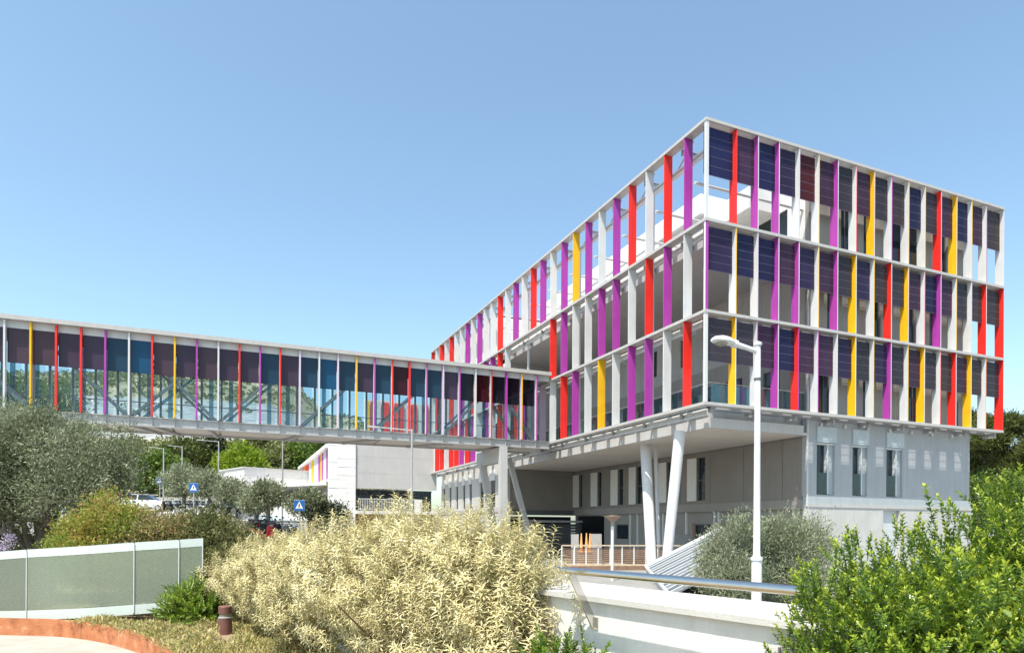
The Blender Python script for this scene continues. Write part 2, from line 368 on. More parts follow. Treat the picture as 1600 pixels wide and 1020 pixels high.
bp = N(n, 'ShaderNodeBump'); bp.inputs['Strength'].default_value = .4; bp.inputs['Distance'].default_value = .2; l.new(t5.outputs[0], bp.inputs['Height']); l.new(bp.outputs[0], b.inputs['Normal'])
l.new(b.outputs[0], out.inputs[0]); M['ground'] = m
ds = np.concatenate([np.array([-40, -15, 0, 8]), np.arange(12, 60, 3), np.arange(60, 330, 7), [360, 420, 550, 800, 1200, 1800]])
qs = np.concatenate([[-4, -2.6, -1.9, -1.5], np.arange(-1.3, .35, .03), [.5, .8, 1.2, 1.8, 2.6, 4]])
o = link('ground', grid_sheet('ground', ds, qs, M['ground'])); o['kind'] = 'structure'
def arc_pts(pts, n_=6):
    out_ = []
    for i in range(len(pts) - 1):
        p0 = Vector(pts[max(i - 1, 0)]); p1 = Vector(pts[i]); p2 = Vector(pts[i + 1]); p3 = Vector(pts[min(i + 2, len(pts) - 1)])
        for k in range(n_):
            t_ = k / n_; out_.append(.5 * ((2 * p1) + (-p0 + p2) * t_ + (2 * p0 - 5 * p1 + 4 * p2 - p3) * t_ * t_ + (-p0 + 3 * p1 - 3 * p2 + p3) * t_ ** 3))
    out_.append(Vector(pts[-1])); return out_
# raised planting bed in front
CORT = [(-26, -3.0), (-22.6, -5.0), (-20.19, -6.44), (-19.3, -6.95), (-18.57, -7.74), (-17.9, -8.9), (-17.35, -10.33), (-16.95, -12.0), (-16.75, -14.0), (-16.9, -16.0), (-17.5, -18.5), (-18.6, -21.0)]
WN0 = Vector((-15.65, -10.6, 0)); WN1 = Vector((-13.92, -18.53, 0))      # near face of the parapet wall
bed = [(v.x, v.y) for v in arc_pts([Vector(c) for c in CORT])] + [(-13.4, -22.5), (-13.9, -18.2), (-15.6, -10.5), (-15.6, -6.0), (-14.6, 3), (-24, 5), (-28, -2)]
mb = MB(); mb.prism(bed, -.4, 0.0); struct('planting_bed', mb, M['soil'])
mb = MB(); mb.prism([(-14.6, 5), (-14.2, -2), (-13.2, -12), (-12.6, -20), (-2, -24), (16, -14), (22, -6), (30, 12), (30, 40), (-6, 36)], G0 - .3, G0 + .004)
struct('plaza', mb, M['asphalt'])
mb = MB(); mb.prism([(v.x, v.y) for v in arc_pts([Vector(c) for c in CORT])[6:]] + [(-30, -26), (-34, -14), (-30, -5)], G0 - .3, G0 + .008); struct('path', mb, M['pave'])
# ------------------------------------------------------------------ generic builders
def wall_x(mb, y0, y1, x0, x1, z0, z1, ops, m=0):
    """wall along x between faces y0,y1 with rectangular openings (xa,xb,za,zb)"""
    xs = sorted({x0, x1} | {a for o in ops for a in o[:2]}); zs = sorted({z0, z1} | {a for o in ops for a in o[2:]})
    for i in range(len(xs) - 1):
        run = None
        for k in range(len(zs) - 1):
            cx = (xs[i] + xs[i + 1]) / 2; cz = (zs[k] + zs[k + 1]) / 2
            hole = any(o[0] < cx < o[1] and o[2] < cz < o[3] for o in ops)
            if not hole: mb.box(xs[i], xs[i + 1], y0, y1, zs[k], zs[k + 1], m)
    return mb
def wall_y(mb, x0, x1, y0, y1, z0, z1, ops, m=0):
    ys = sorted({y0, y1} | {a for o in ops for a in o[:2]}); zs = sorted({z0, z1} | {a for o in ops for a in o[2:]})
    for i in range(len(ys) - 1):
        for k in range(len(zs) - 1):
            cy = (ys[i] + ys[i + 1]) / 2; cz = (zs[k] + zs[k + 1]) / 2
            if not any(o[0] < cy < o[1] and o[2] < cz < o[3] for o in ops): mb.box(x0, x1, ys[i], ys[i + 1], zs[k], zs[k + 1], m)
    return mb
_cache = {}
def shared(key, fn, mats, smooth=False):
    if key not in _cache: _cache[key] = fn().mesh(key, mats, smooth)
    return _cache[key]
# ------------------------------------------------------------------ main building
BL = 1.326; BR = 1.079; E1 = 1.486; E2 = 1.317; XR = E1 + 14 * BR + E2; YL = 28 * BL + .15
bld = thing('office_building', 'large building with three floors of red, purple, yellow and white vertical fins', 'building', (0, 0, G0))
XF = [0] + [E1 + i * BR for i in range(15)] + [XR]
FD = .40; ST = .085
CC = {'r': 'red', 'p': 'purple', 'y': 'yellow', 'w': 'white', 'l': 'lilac', 'o': 'orange'}
LBL = {'r': 'red vertical fin', 'p': 'purple vertical fin', 'y': 'yellow vertical fin', 'w': 'white vertical fin', 'l': 'lilac vertical fin'}
right_face = ['wywppryyy'] and {
    0: 'w y w p r w w y w p w y w r y w r'.split(),
    1: 'p w w p p w p y w r y w p w w r r'.split(),
    2: 'w r p p w w p w y w w w r y w w w'.split()}
right_edge = {
    0: 'w w p w p p w w y w y w r w w o r'.split(),
    1: 'w y l w w y w w y w l r w y l w r'.split(),
    2: 'w r w w l y w r l p y y l w y p w'.split()}
left_face = {
    0: [''] + 'r w p p w y w p r w l w p r w r w p w p r p r r w w r'.split() + ['r'],
    1: [''] + 'w p r w p p w w p r - - - - w r p p w r w p w r w w r'.split() + ['w'],
    2: [''] + 'p r w r p w p y p w p r w p w r w w p w p w w r w r w'.split() + ['r']}
left_face[0][26] = left_face[0][28] = '-'
for k in range(3):
    z0, z1 = LV[k], LV[k + 1] - ST; h = z1 - z0
    def fr(): return MB().box(-.022, .022, .008, FD, 0.003, h - .003, 0, {'x+': 1, 'y-': 1, 'y+': 1})
    me = shared(f'fin_right_{k}', fr, [None, None])
    for i, X in enumerate(XF):
        a, b_ = right_face[k][i], right_edge[k][i]
        if i == 0:
            cm = shared(f'corner_post_{k}', lambda: MB().box(.0, .13, .0, .11, .003, h - .003, 0, {'y-': 1}), [None, None])
            inst(bld, 'corner_post', cm, (.012, .012, z0), [M['white'], M['purple'] if k == 1 else M['white']]); continue
        xx = X + (-.03 if i == 16 else 0)
        inst(bld, 'fin', me, (xx, 0, z0), [M[CC[a]], M[CC[b_]]], label=LBL[a])
    def fl(): return MB().box(.008, FD, -.022, .022, 0.003, h - .003, 0, {'y+': 1})
    me = shared(f'fin_left_{k}', fl, [None, None])
    for i in range(1, 29):
        a = left_face[k][i]
        if a == '-': continue
        inst(bld, 'fin', me, (0, i * BL, z0), [M[CC[a]], M[CC[random.choice('wwwpry')]]], label=LBL[a])
    # photovoltaic glass between the right facade fins
    pz1 = z1 - .13; pz0 = z0 + h * .475; ph = (pz1 - pz0) / 5
    for i in range(16):
        x0, x1 = XF[i] + .05, XF[i + 1] - .05; wd = x1 - x0
        key = f'{k}_{round(wd, 2)}'
        fm = shared('pv_frame_' + key, lambda: [mb_ for mb_ in [MB()] if [mb_.box(0, wd, -.012, .012, j * ph - .005, j * ph + .005) for j in range(6)]][0], [M['pvline']])
        fo = inst(bld, 'solar_panel', fm, (x0, .2, pz0))
        pm = shared('pv_pane_' + key, lambda: MB().box(0, wd, -.008, .008, .010, ph - .010), [None])
        c = random.choice([0, 1, 0, 3, 1, 2, 3] if i < 7 else [2, 5, 1, 3, 2, 0, 5, 1]) if not (k == 2 and i == 4) else 4
        if k == 2: c = {0: 0, 1: 1, 2: 0, 3: 3, 4: 4}.get(i, c)
        for j in range(5): inst(fo, 'glass_pane', pm, (x0, .2, pz0 + j * ph), [PANEL[c]])
# shelves
for k in range(4):
    z = LV[k]
    mb = MB(); mb.box(0, .417, 0, YL, z - ST, z); mb.box(.417, XR, 0, .417, z - ST + .002, z - .002)
    mb.box(-.012, .0, -.012, YL, z - ST - .02, z + .012); mb.box(0, XR, -.012, 0, z - ST - .018, z + .010)
    part(bld, 'shelf', mb, M['shelf'])
    # channel beam and stub brackets behind the fins
    mb = MB()
    zt = z - .16 if k < 3 else z - .75
    for zz in (zt, zt - .2): mb.box(.50, .60, .55, YL - .3, zz - .035, zz + .035)
    mb.box(.57, .60, .55, YL - .3, zt - .165, zt - .035)
    part(bld, 'channel_beam', mb, M['white'])
    bm = shared('bracket', lambda: MB().box(.0, .75, -.05, .05, -.06, -.045).box(.0, .75, -.05, .05, -.255, -.24).box(.0, .75, -.008, .008, -.24, -.06).box(.0, .02, -.07, .07, -.27, -.02), [M['galv']])
    for i in range(1, 15): inst(bld, 'bracket', bm, (.42, i * 2 * BL - .65, z - ST), label=None)
    if k < 3:
        bm2 = shared('bracket_front', lambda: MB().box(-.04, .04, 0, .6, -.05, -.038).box(-.007, .007, 0, .6, -.2, -.05).box(-.05, .05, .0, .02, -.24, -.01), [M['galv']])
        for i in range(0, 9): inst(bld, 'bracket', bm2, (.7 + i * 2 * BR, .42, z - ST - .003))
# walkway gratings
for k in range(3):
    z = LV[k] - .06; mb = MB()
    for j in range(6): mb.box(1.02, XR - .02, .46 + j * .1, .465 + j * .1, z - .025, z)
    for i in range(int((XR - 1.1) / .11)): mb.box(1.05 + i * .11, 1.056 + i * .11, .44, 1.0, z - .03, z - .003)
    part(bld, 'walkway_grating', mb, M['grate'], kind='stuff')
# pipes and posts of the open terrace
pm = shared('brace_pipe', lambda: MB().tube([(0, 0, 0), (5.9, 0, 0)], .06, 8), [M['white']], True)
for j in range(9): inst(bld, 'brace_pipe', pm, (.55, 1.35 + j * 2.65, Z3 - 1.75))
pm = shared('terrace_post', lambda: MB().box(-.05, .05, -.05, .05, 0, Z3 - ZB - .8), [M['white']])
for j in (3.35, 8.4, 13.4, 18.4, 23.5): inst(bld, 'terrace_post', pm, (.72, j * BL, ZB))
mb = MB()
for j in range(13): mb.tube([(.45, (2 * j + 1.0) * BL, Z3 - .12), (.56, (2 * j + 2.0) * BL - .1, Z3 - .75)], .03, 6)
part(bld, 'tie_rod', mb, M['galv'])
# terrace slab and its edge beam (soffit seen from below)
SB = ZB - .78
mb = MB(); mb.box(1.0, 6.28, 1.0, 22, SB, SB + .1); part(bld, 'soffit', mb, M['soffit'])
mb = MB(); mb.box(.93, 1.06, .93, 22, SB - .012, ZB - .39); mb.box(1.06, 6.0, .93, 1.06, SB - .012, ZB - .392)
part(bld, 'edge_beam', mb, M['walll'])
mb = MB(); mb.box(1.35, 6.28, 1.35, 21.9, SB + .1, ZB - .02); part(bld, 'terrace_floor', mb, M['conc'])
mb = MB()
for y in np.arange(3.5, 21.5, 2.65): mb.box(1.0, 6.2, y - .006, y + .006, SB - .004, SB + .01)
part(bld, 'soffit_joint', mb, M['conc'])
mb = MB(); mb.box(1.0, 6.28, .62, 30, Z2 - .42, Z2 - .1); part(bld, 'upper_soffit', mb, M['wallg'])
# inner volume: lower walls, upper walls
WT = .3
winL = [(7.68, 8.30), (10.64, 10.93), (13.4, 14.0), (15.53, 16.05), (18.19, 18.61), (20.81, 21.18)]
winR = [(6.83, 7.89), (8.98, 9.90), (11.13, 12.19)]
mb = MB(); wall_x(mb, 1.0, 1.0 + WT, 6.3, 16.97, 3.05, ZB - .1, [(a, b, 3.12, 5.37) for a, b in winR])
part(bld, 'wall', mb, M['wallc'])
for i in range(6):
    x = 6.3 + (i + .5) * 1.95
mb = MB(); mb.box(6.29, 16.98, .94, 1.25, 2.72, 3.045); part(bld, 'string_course', mb, M['course'])
mb = MB(); mb.box(6.28, 17.02, .90, 1.25, 2.58, 2.717); part(bld, 'ledge', mb, M['shelf'])
mb = MB(); wall_x(mb, .93, 1.25, 6.29, 16.98, G0, 2.577, [(10.85, 11.95, G0, 2.5)]); part(bld, 'plinth', mb, M['plinth'])
mb = MB(); mb.box(10.85, 11.95, 1.1, 1.2, G0, 2.5); part(bld, 'service_door', mb, M['frame'])
for a, b_ in winR:
    wd = b_ - a
    mb = MB(); mb.box(a, b_, 1.22, 1.30, 3.12, 3.18); mb.box(a, a + .05, 1.16, 1.26, 3.18, 5.30); mb.box(a + wd * .60, a + wd * .64 + .03, 1.02, 1.26, 3.18, 5.30); mb.box(a, b_, 1.02, 1.30, 5.30, 5.37)
    f_ = part(bld, 'window', mb, M['frame'])
    part(f_, 'pane', MB().box(a + .05, a + wd * .6, 1.2, 1.215, 3.18, 5.30), M['wpane'])
    part(f_, 'reveal', MB().box(a + wd * .66 + .03, b_, 1.1, 1.16, 3.14, 5.30), M['course'])
    part(f_, 'balustrade', MB().box(a + .05, a + wd * .6, 1.02, 1.03, 3.18, 4.1), M['teal'])
    part(bld, 'blind_box', MB().box(a - .04, b_ + .04, .93, 1.0, 5.40, 6.07), M['blind'])
bracket3 = shared('small_lamp', lambda: MB().box(-.05, .05, -.1, 0, -.09, .06), [M['white']])
for x in np.arange(7.0, 16.9, 1.42): inst(bld, 'soffit_light', bracket3, (x, .98, ZB - .28))
mb = MB()
for x in np.arange(8.35, 16.9, 2.1):
    if not any(a - .1 < x < b_ + .1 for a, b_ in winR): mb.box(x - .006, x + .006, .995, 1.0, 3.05, ZB - .3)
part(bld, 'wall_joint', mb, M['wallg'])
mb = MB()
for y in np.arange(2.4, 21.9, 2.45):
    if not any(a - .05 < y < b_ + .05 for a, b_ in winL): mb.box(6.293, 6.30, y - .012, y + .012, 2.93, ZB - .1)
mb.box(6.292, 6.30, 1.3, 22, ZB - .86, ZB - .84)
part(bld, 'wall_joint', mb, M['darkm'])
part(bld, 'corner_trim', MB().box(6.24, 6.30, .955, 1.02, 2.6, Z2), M['frame'])
# left shaded wall under the terrace
shl = [(8.30, 9.05), (10.93, 11.66), (14.0, 14.75), (16.05, 16.9), (18.61, 19.64), (21.18, 22.0)]
shl = [(a, min(b, a + .85)) for a, b in shl]
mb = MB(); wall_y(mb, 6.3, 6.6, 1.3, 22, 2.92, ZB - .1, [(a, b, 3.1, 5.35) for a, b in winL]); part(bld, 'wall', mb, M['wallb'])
for a, b_ in winL:
    f_ = part(bld, 'window', MB().box(6.36, 6.42, a, a + .04, 3.1, 5.35).box(6.36, 6.42, b_ - .04, b_, 3.1, 5.35).box(6.36, 6.42, a + .04, b_ - .04, 4.15, 4.2), M['darkm'])
    part(f_, 'pane', MB().box(6.40, 6.41, a + .04, b_ - .04, 3.1, 5.35), M['wpane'])
for a, b_ in shl:
    s_ = MB(); s_.box(6.20, 6.26, a, b_, 3.08, 5.36); part(bld, 'shutter', s_, M['shutter'])
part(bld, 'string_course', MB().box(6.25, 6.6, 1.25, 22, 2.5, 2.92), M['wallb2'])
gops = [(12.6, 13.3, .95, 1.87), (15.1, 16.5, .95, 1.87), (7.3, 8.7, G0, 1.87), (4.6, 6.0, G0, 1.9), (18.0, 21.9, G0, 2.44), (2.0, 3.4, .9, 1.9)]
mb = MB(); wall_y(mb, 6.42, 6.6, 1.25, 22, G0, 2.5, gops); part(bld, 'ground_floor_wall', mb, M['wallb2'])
pil = shared('pilaster', lambda: MB().box(6.33, 6.42, -.05, .05, G0, 2.49), [M['shutter']])
for y in (6.7, 7.0, 9.3, 10.4, 11.4, 12.4, 14.0, 14.8, 17.0, 4.0, 1.8): inst(bld, 'pilaster', pil, (0, y, 0))
for a, b_, z0, z1 in gops:
    if b_ - a > 3: continue
    f_ = part(bld, 'door' if z0 < 0 else 'window', MB().box(6.46, 6.52, a, a + .06, z0, z1).box(6.46, 6.52, b_ - .06, b_, z0, z1).box(6.46, 6.52, a + .06, b_ - .06, z1 - .06, z1), M['darkm'])
    part(f_, 'pane', MB().box(6.49, 6.50, a + .06, b_ - .06, z0, z1 - .06), M['wpane'])
for y0 in (18.0,):
    mb = MB(); mb.box(6.62, 12, 18, 18.1, G0, 2.5); mb.box(6.62, 12, 21.9, 22, G0, 2.5); mb.box(11.9, 12, 18.1, 21.9, G0, 2.5); part(bld, 'loading_bay', mb, M['dark'])
# upper inner walls on the right facade
UP = {0: [(6.9, 7.6), (9.6, 10.3), (12.6, 13.3), (15.5, 16.1)], 1: [(7.4, 8.0), (10.0, 10.7), (12.4, 13.0), (14.0, 14.7)], 2: [(11.0, 13.4), (8.2, 8.8), (9.6, 10.1), (14.6, 15.2)]}
for k in range(3):
    z0, z1 = LV[k] - .1, LV[k + 1] - .1 if k < 2 else Z3 - .9
    ops = [(a, b, LV[k] + .05, LV[k] + 2.6) for a, b in UP[k]]
    mb = MB(); wall_x(mb, 1.0, 1.2, 6.3, 16.97, z0 + .002, z1, ops); part(bld, 'wall', mb, M['wallu'])
    for a, b_, c, d_ in ops:
        f_ = part(bld, 'window', MB().box(a, a + .05, 1.06, 1.14, c, d_).box(b_ - .05, b_, 1.06, 1.14, c, d_).box((a + b_) / 2 - .02, (a + b_) / 2 + .02, 1.06, 1.14, c, d_), M['darkm'])
        part(f_, 'pane', MB().box(a + .05, b_ - .05, 1.09, 1.1, c, d_), M['wpane'])
    mb = MB()
    for x in np.arange(6.9, 16.9, .6):
        if not any(a - .1 < x < b_ + .1 for a, b_ in UP[k]): mb.box(x - .008, x + .008, .992, 1.0, z0 + .1, z1)
    part(bld, 'wall_joint', mb, M['wallg'])
    part(bld, 'wall', MB().box(16.77, 16.97, 1.2, 20, z0 + .002, z1), M['walll'])
    # wall facing the open terrace
    ops = {0: [(2.6, 3.6, ZB + .1, ZB + 2.4), (5.0, 8.2, ZB + .1, ZB + 2.5), (9.3, 12.6, ZB + .1, ZB + 2.5), (14, 17.5, ZB + .1, ZB + 2.5), (18.5, 21, ZB + .1, ZB + 2.5)],
           1: [(9.0, 9.8, Z1 + .5, Z1 + 2), (12.0, 12.8, Z1 + .5, Z1 + 2)], 2: [(2.2, 6.2, Z2 + .1, Z2 + 2.5)]}[k]
    mb = MB(); wall_y(mb, 6.3, 6.5, 1.2, 22, z0, z1, ops); part(bld, 'wall', mb, (M['wallb2'], M['wallg'], M['wallw'])[k])
    mb = MB()
    for y in np.arange(1.9, 21.5, .62):
        if not any(o_[0] - .1 < y < o_[1] + .1 for o_ in ops): mb.box(6.292, 6.30, y - .01, y + .01, z0 + .15, z1)
    part(bld, 'wall_joint', mb, M['wallg'])
    for a, b_, c, d_ in ops:
        fm_ = MB()
        nd = max(1, int((b_ - a) / .95))
        for j in range(nd + 1): fm_.box(6.36, 6.44, a + (b_ - a - .05) * j / nd, a + (b_ - a - .05) * j / nd + .05, c, d_)
        f_ = part(bld, 'window', fm_, M['frame'] if k == 2 else M['darkm'])
        for j in range(nd): part(f_, 'pane', MB().box(6.39, 6.40, a + (b_ - a) * j / nd + .05, a + (b_ - a) * (j + 1) / nd, c, d_), M['wpane'])
# terrace balustrade
f_ = part(bld, 'terrace_rail', MB().tube([(1.15, 1.1, ZB + 1.06), (6.2, 1.1, ZB + 1.06)], .025, 8).tube([(1.15, 1.1, ZB + 1.06), (1.15, 21, ZB + 1.06)], .025, 8), M['galv'])
for i in range(4): part(f_, 'pane', MB().box(1.2 + i * 1.26, 1.2 + i * 1.26 + 1.22, 1.09, 1.105, ZB + .05, ZB + 1.0), M['teal'])
for i in range(15): part(f_, 'pane', MB().box(1.14, 1.155, 1.3 + i * 1.32, 1.3 + i * 1.32 + 1.28, ZB + .05, ZB + 1.0), M['teal'])
part(bld, 'planter_trough', MB().box(3.2, 3.7, 7.5, 8.4, ZB, ZB + .55), M['wood'])
# roof storey: canopy and plant room
part(bld, 'roof_canopy', MB().box(4.85, 16.9, 3.0, 20, 16.03, 17.0), M['wallw'])
part(bld, 'plant_room', MB().box(4.56, 12, 6.0, 24, 17.0, 17.97), M['wallw'])
part(bld, 'plant_room', MB().box(4.6, 12, 9.5, 24, Z2, 17.0), M['wallw'])
part(bld, 'roof_deck', MB().box(6.4, 16.9, 1.1, 22, Z3 - .95, Z3 - .88), M['conc'])
part(bld, 'terrace_deck', MB().box(1.0, 6.28, .63, 30, Z2 - .095, Z2 - .03), M['conc'])
# rear block behind the left facade
wo_ = [(24.0, 25.0), (26.4, 27.2), (29.0, 29.6), (30.6, 31.2), (32.4, 33.0), (34.2, 34.8), (36.0, 36.6)]
mb = MB(); wall_y(mb, 1.0, 1.3, 22, 37.1, G0, ZB - .1, [(a, b, 3.1, 5.0) for a, b in wo_]); part(bld, 'wall', mb, M['plinth'])
for a, b_ in wo_:
    f_ = part(bld, 'window', MB().box(1.05, 1.12, a, a + .05, 3.1, 5.0).box(1.05, 1.12, b_ - .05, b_, 3.1, 5.0), M['frame'])
    part(f_, 'pane', MB().box(1.08, 1.09, a + .05, b_ - .05, 3.1, 5.0), M['wpane'])
    part(bld, 'blind_box', MB().box(.93, 1.0, a - .05, b_ + .05, 5.0, 5.75), M['shutter'])
part(bld, 'string_course', MB().box(.95, 1.3, 21.95, 37.1, 2.7, 3.0), M['shelf'])
part(bld, 'wall', MB().box(1.3, 6.6, 22, 22.25, 2.5, ZB - .1), M['wallb'])
part(bld, 'wall', MB().box(1.3, 6.6, 22.01, 22.24, G0, .5), M['wallg'])
part(bld, 'string_course', MB().box(1.25, 6.5, 21.93, 22.0, 2.5, 2.85), M['darkm'])
part(bld, 'roller_shutter', MB().box(1.5, 6.2, 22.3, 22.4, .0, 2.4), M['dark'])
mb = MB()
for i in range(9): mb.box(1.6, 6.3, 20.9 - .03 * (i % 2), 21.0, .1 + i * .2, .28 + i * .2)
part(bld, 'louvre_screen', mb, M['darkm'])
part(bld, 'awning', MB().box(1.8, 6.0, 20.2, 21.1, 1.98, 2.12), M['galv'])
for k in range(3):
    z0, z1 = LV[k] - .1, LV[k + 1] - .1 if k < 2 else Z3 - .3
    ys = 22 if k != 2 else 24
    ops = [(a, a + 1.2, LV[k] + .2, LV[k] + 2.6) for a in (23.0, 26, 29, 32, 35)] if k < 2 else [(31, 32.4, Z2 + .6, Z2 + 2.4)]
    mb = MB(); wall_y(mb, 1.0, 1.25, ys, 37.1, z0 + .001, z1, ops); part(bld, 'wall', mb, M['wallw'])
    part(bld, 'wall', MB().box(1.25, 6.6, ys, ys + .25, z0 + .001, z1), M['wallg'] if k < 2 else M['wallw'])
    for a, b_, c, d_ in ops:
        f_ = part(bld, 'window', MB().box(1.05, 1.12, a, a + .05, c, d_).box(1.05, 1.12, b_ - .05, b_, c, d_), M['frame'])
        part(f_, 'pane', MB().box(1.08, 1.09, a + .05, b_ - .05, c, d_), M['wpane'])
part(bld, 'roof_deck', MB().box(1.2, 17, 24, 37.1, Z3 - .5, Z3 - .4), M['conc'])
part(bld, 'wall', MB().box(.3, 6.6, 36.95, 37.2, ZB, Z3 - .3), M['wallw'])
part(bld, 'end_panel', MB().box(.43, .84, 27 * BL - .03, 27 * BL + .03, ZB + .02, Z1 - .1), M['red'])
mb = MB(); mb.tube([(9.2, 2.5, Z3 - .9), (9.2, 2.5, Z3 + 1.9)], .018, 6); part(bld, 'lightning_rod', mb, M['darkm'])
# columns under the terrace
def column(a, b_, r0, r1):
    mb = MB(); mb.tube([a, tuple((Vector(a) + Vector(b_)) / 2), b_], [r0, (r0 + r1) / 2, r1], 24)
    part(bld, 'column', mb, M['white'], smooth=True)
def lerp(a, b_, t): return tuple(Vector(a).lerp(Vector(b_), t))
cb1 = site(1019, 29.6, G0); cb2 = site(1040, 27.5, G0); cb3 = site(1031, 31.5, G0)
column(cb2, (.68, 2.39, SB), .20, .235); column(cb1, (1.98, 6.79, SB), .225, .26); column(cb3, (2.7, 7.0, SB), .09, .09)
# ------------------------------------------------------------------ footbridge
BB = .895; BX0 = -25.08; YN, YF = 13.2, 15.8
brg = thing('footbridge', 'glazed footbridge with coloured fins and dark panels joining the large building', 'footbridge', (-15, 14.5, G0))
ZR = ZB + 3.70; XW = BX0 - 9 * BB; XE = -.05
mb = MB(); mb.box(XW, XE, YN - .22, YF + .2, ZR - .02, ZR + .10); part(brg, 'roof', mb, M['galv'])
part(brg, 'gutter_edge', MB().box(XW, XE, YN - .27, YN - .22, ZR - .05, ZR + .14), M['shelf'])
part(brg, 'roof_beam', MB().box(XW, XE, YN + .02, YN + .10, ZR - .34, ZR - .02), M['white'])
part(brg, 'roof_beam', MB().box(XW, XE, YF - .10, YF - .02, ZR - .34, ZR - .02), M['white'])
mb = MB()
for z in (ZB - .42, ZB - .03): mb.box(XW, XE, YN - .08, YN + .12, z, z + .03)
mb.box(XW, XE, YN + .0, YN + .03, ZB - .39, ZB - .03)
for i in range(int((XE - XW) / BB) + 1): mb.box(XW + i * BB, XW + i * BB + .012, YN - .07, YN, ZB - .39, ZB - .03)
part(brg, 'floor_beam', mb, M['galv'])
part(brg, 'floor_beam', MB().box(XW, XE, YF - .05, YF + .08, ZB - .42, ZB), M['galv'])
part(brg, 'deck', MB().box(XW, XE, YN + .12, YF - .05, ZB - .25, ZB - .10), M['soffit'])
for x0_, x1_ in ((-33, -22.5), (-22.4, -19), (-18.9, -17.0), (-16.9, -13.4), (-13.3, -9.4), (-9.3, -5.4), (-5.3, -.1)):
    part(brg, 'soffit_panel', MB().box(x0_, x1_, YN + .13, YF - .06, ZB - .33, ZB - .28), M['soffit'])
for (xa, xb) in ((-22.9, -21.6), (-20.5, -19.6), (-19.6, -18.8), (-17.4, -17.1), (-13.3, -13.9), (-9.6, -11.0), (-5.7, -7.5), (-2.2, -3.4)):
    part(brg, 'cross_beam', MB().beam((xa, YN + .1, ZB - .41), (xb, YF - .02, ZB - .41), .12, .10), M['galv'])
BF = 'w y r r p w r y p w r p r l w l y p r r p l p w r p y p'.split()
BP = 'w w p p n b w p w p p n p n b n p n d n n p k d k k k k'.split()
fm = shared('bridge_fin', lambda: MB().box(-.035, .035, -.2, .02, .02, 3.62, 0, {'x-': 1}).box(-.02, .02, .02, .05, .02, 3.6, 0), [None, None])
PH = 1.92
pmn = shared('bridge_panel', lambda: MB().box(.05, BB - .05, -.012, .012, 0, 3.36 - PH + .02), [None])
pmg = shared('bridge_glass', lambda: MB().box(.045, BB - .045, -.008, .008, 0, PH - .09), [M['clear']])
pmf = shared('bridge_glass_far', lambda: MB().box(.045, BB - .045, -.008, .008, 0, 3.3), [M['clear']])
for i in range(-9, 28):
    x = BX0 + i * BB
    c = BF[i] if i >= 0 else 'wyrp'[i % 4]
    inst(brg, 'fin', fm, (x, YN, ZB), [M[CC[c]], M[CC[random.choice('wwl' + c)]]], label=LBL.get(c))
    if i == 27: continue
    c = BP[i] if i >= 0 else 'p'
    inst(brg, 'dark_panel', pmn, (x, YN + .06, ZB + PH), [BPANEL[c]])
    inst(brg, 'glass_pane', pmg, (x, YN + .06, ZB + .05), None)
    inst(brg, 'glass_pane', pmf, (x, YF - .06, ZB + .05), None)
post = shared('bridge_post', lambda: MB().box(-.045, .045, -.06, .06, 0, 3.4), [M['galv']])
rib = shared('bridge_rib', lambda: MB().box(-.10, .10, -.012, .012, .05, 3.3), [M['tealrib']])
for i in range(-9, 28):
    inst(brg, 'post', post, (BX0 + i * BB + .12, YF + .02, ZB))
    if i % 3 != 1: inst(brg, 'glass_rib', rib, (BX0 + i * BB + .55, YF - .18, ZB))
    if (i - 1) % 4 == 0: inst(brg, 'post', post, (BX0 + i * BB + .02, YN + .24, ZB))
for (a, b_, u) in ((-3, 1, -1), (1, 5, -1), (5, 9, 1), (5, 9, -1), (9, 13, 1), (13, 17, 1), (17, 21, 1), (21, 25, 1), (24.2, 27.0, -1), (-7, -3, 1)):
    xa, xb = BX0 + a * BB, BX0 + b_ * BB
    za, zb = (ZB + .05, ZB + 3.35) if u > 0 else (ZB + 3.35, ZB + .05)
    part(brg, 'truss_brace', MB().beam((xa + .08, YN + .3, za), (xb - .08, YN + .3, zb), .12, .17, up=(0, 1, 0)), M['galv'])
    part(brg, 'truss_brace', MB().beam((xa + .08, YF - .3, za), (xb - .08, YF - .3, zb), .12, .17, up=(0, 1, 0)), M['tealrib'] if u > 0 else M['galv'])
part(brg, 'handrail', MB().tube([(XW, YF - .35, ZB + 1.0), (XE, YF - .35, ZB + 1.0)], .025, 6), M['galv'])
# bridge pier
mb = MB(); mb.beam((-2.86, YN - .02, ZB - .42), (-2.70, YN + .25, G0), .40, .34, up=(0, 1, 0)); part(brg, 'pier_leg', mb, M['walll'])
mb = MB(); mb.beam((-3.0, YF + .2, ZB - 1.1), (-1.5, YF + 1.2, G0), .34, .34, up=(0, 1, 0)); part(brg, 'pier_leg', mb, M['walll'])
mb = MB(); mb.box(-3.06, -2.68, YN + .2, YF + 1.0, ZB - 1.25, ZB - .45); part(brg, 'pier_head', mb, M['walll'])
mb = MB(); mb.beam((-.9, YF + 1.2, ZB - .6), (.7, YF + 1.4, .8), .28, .24, up=(0, 1, 0)); part(brg, 'pier_leg', mb, M['walll'])
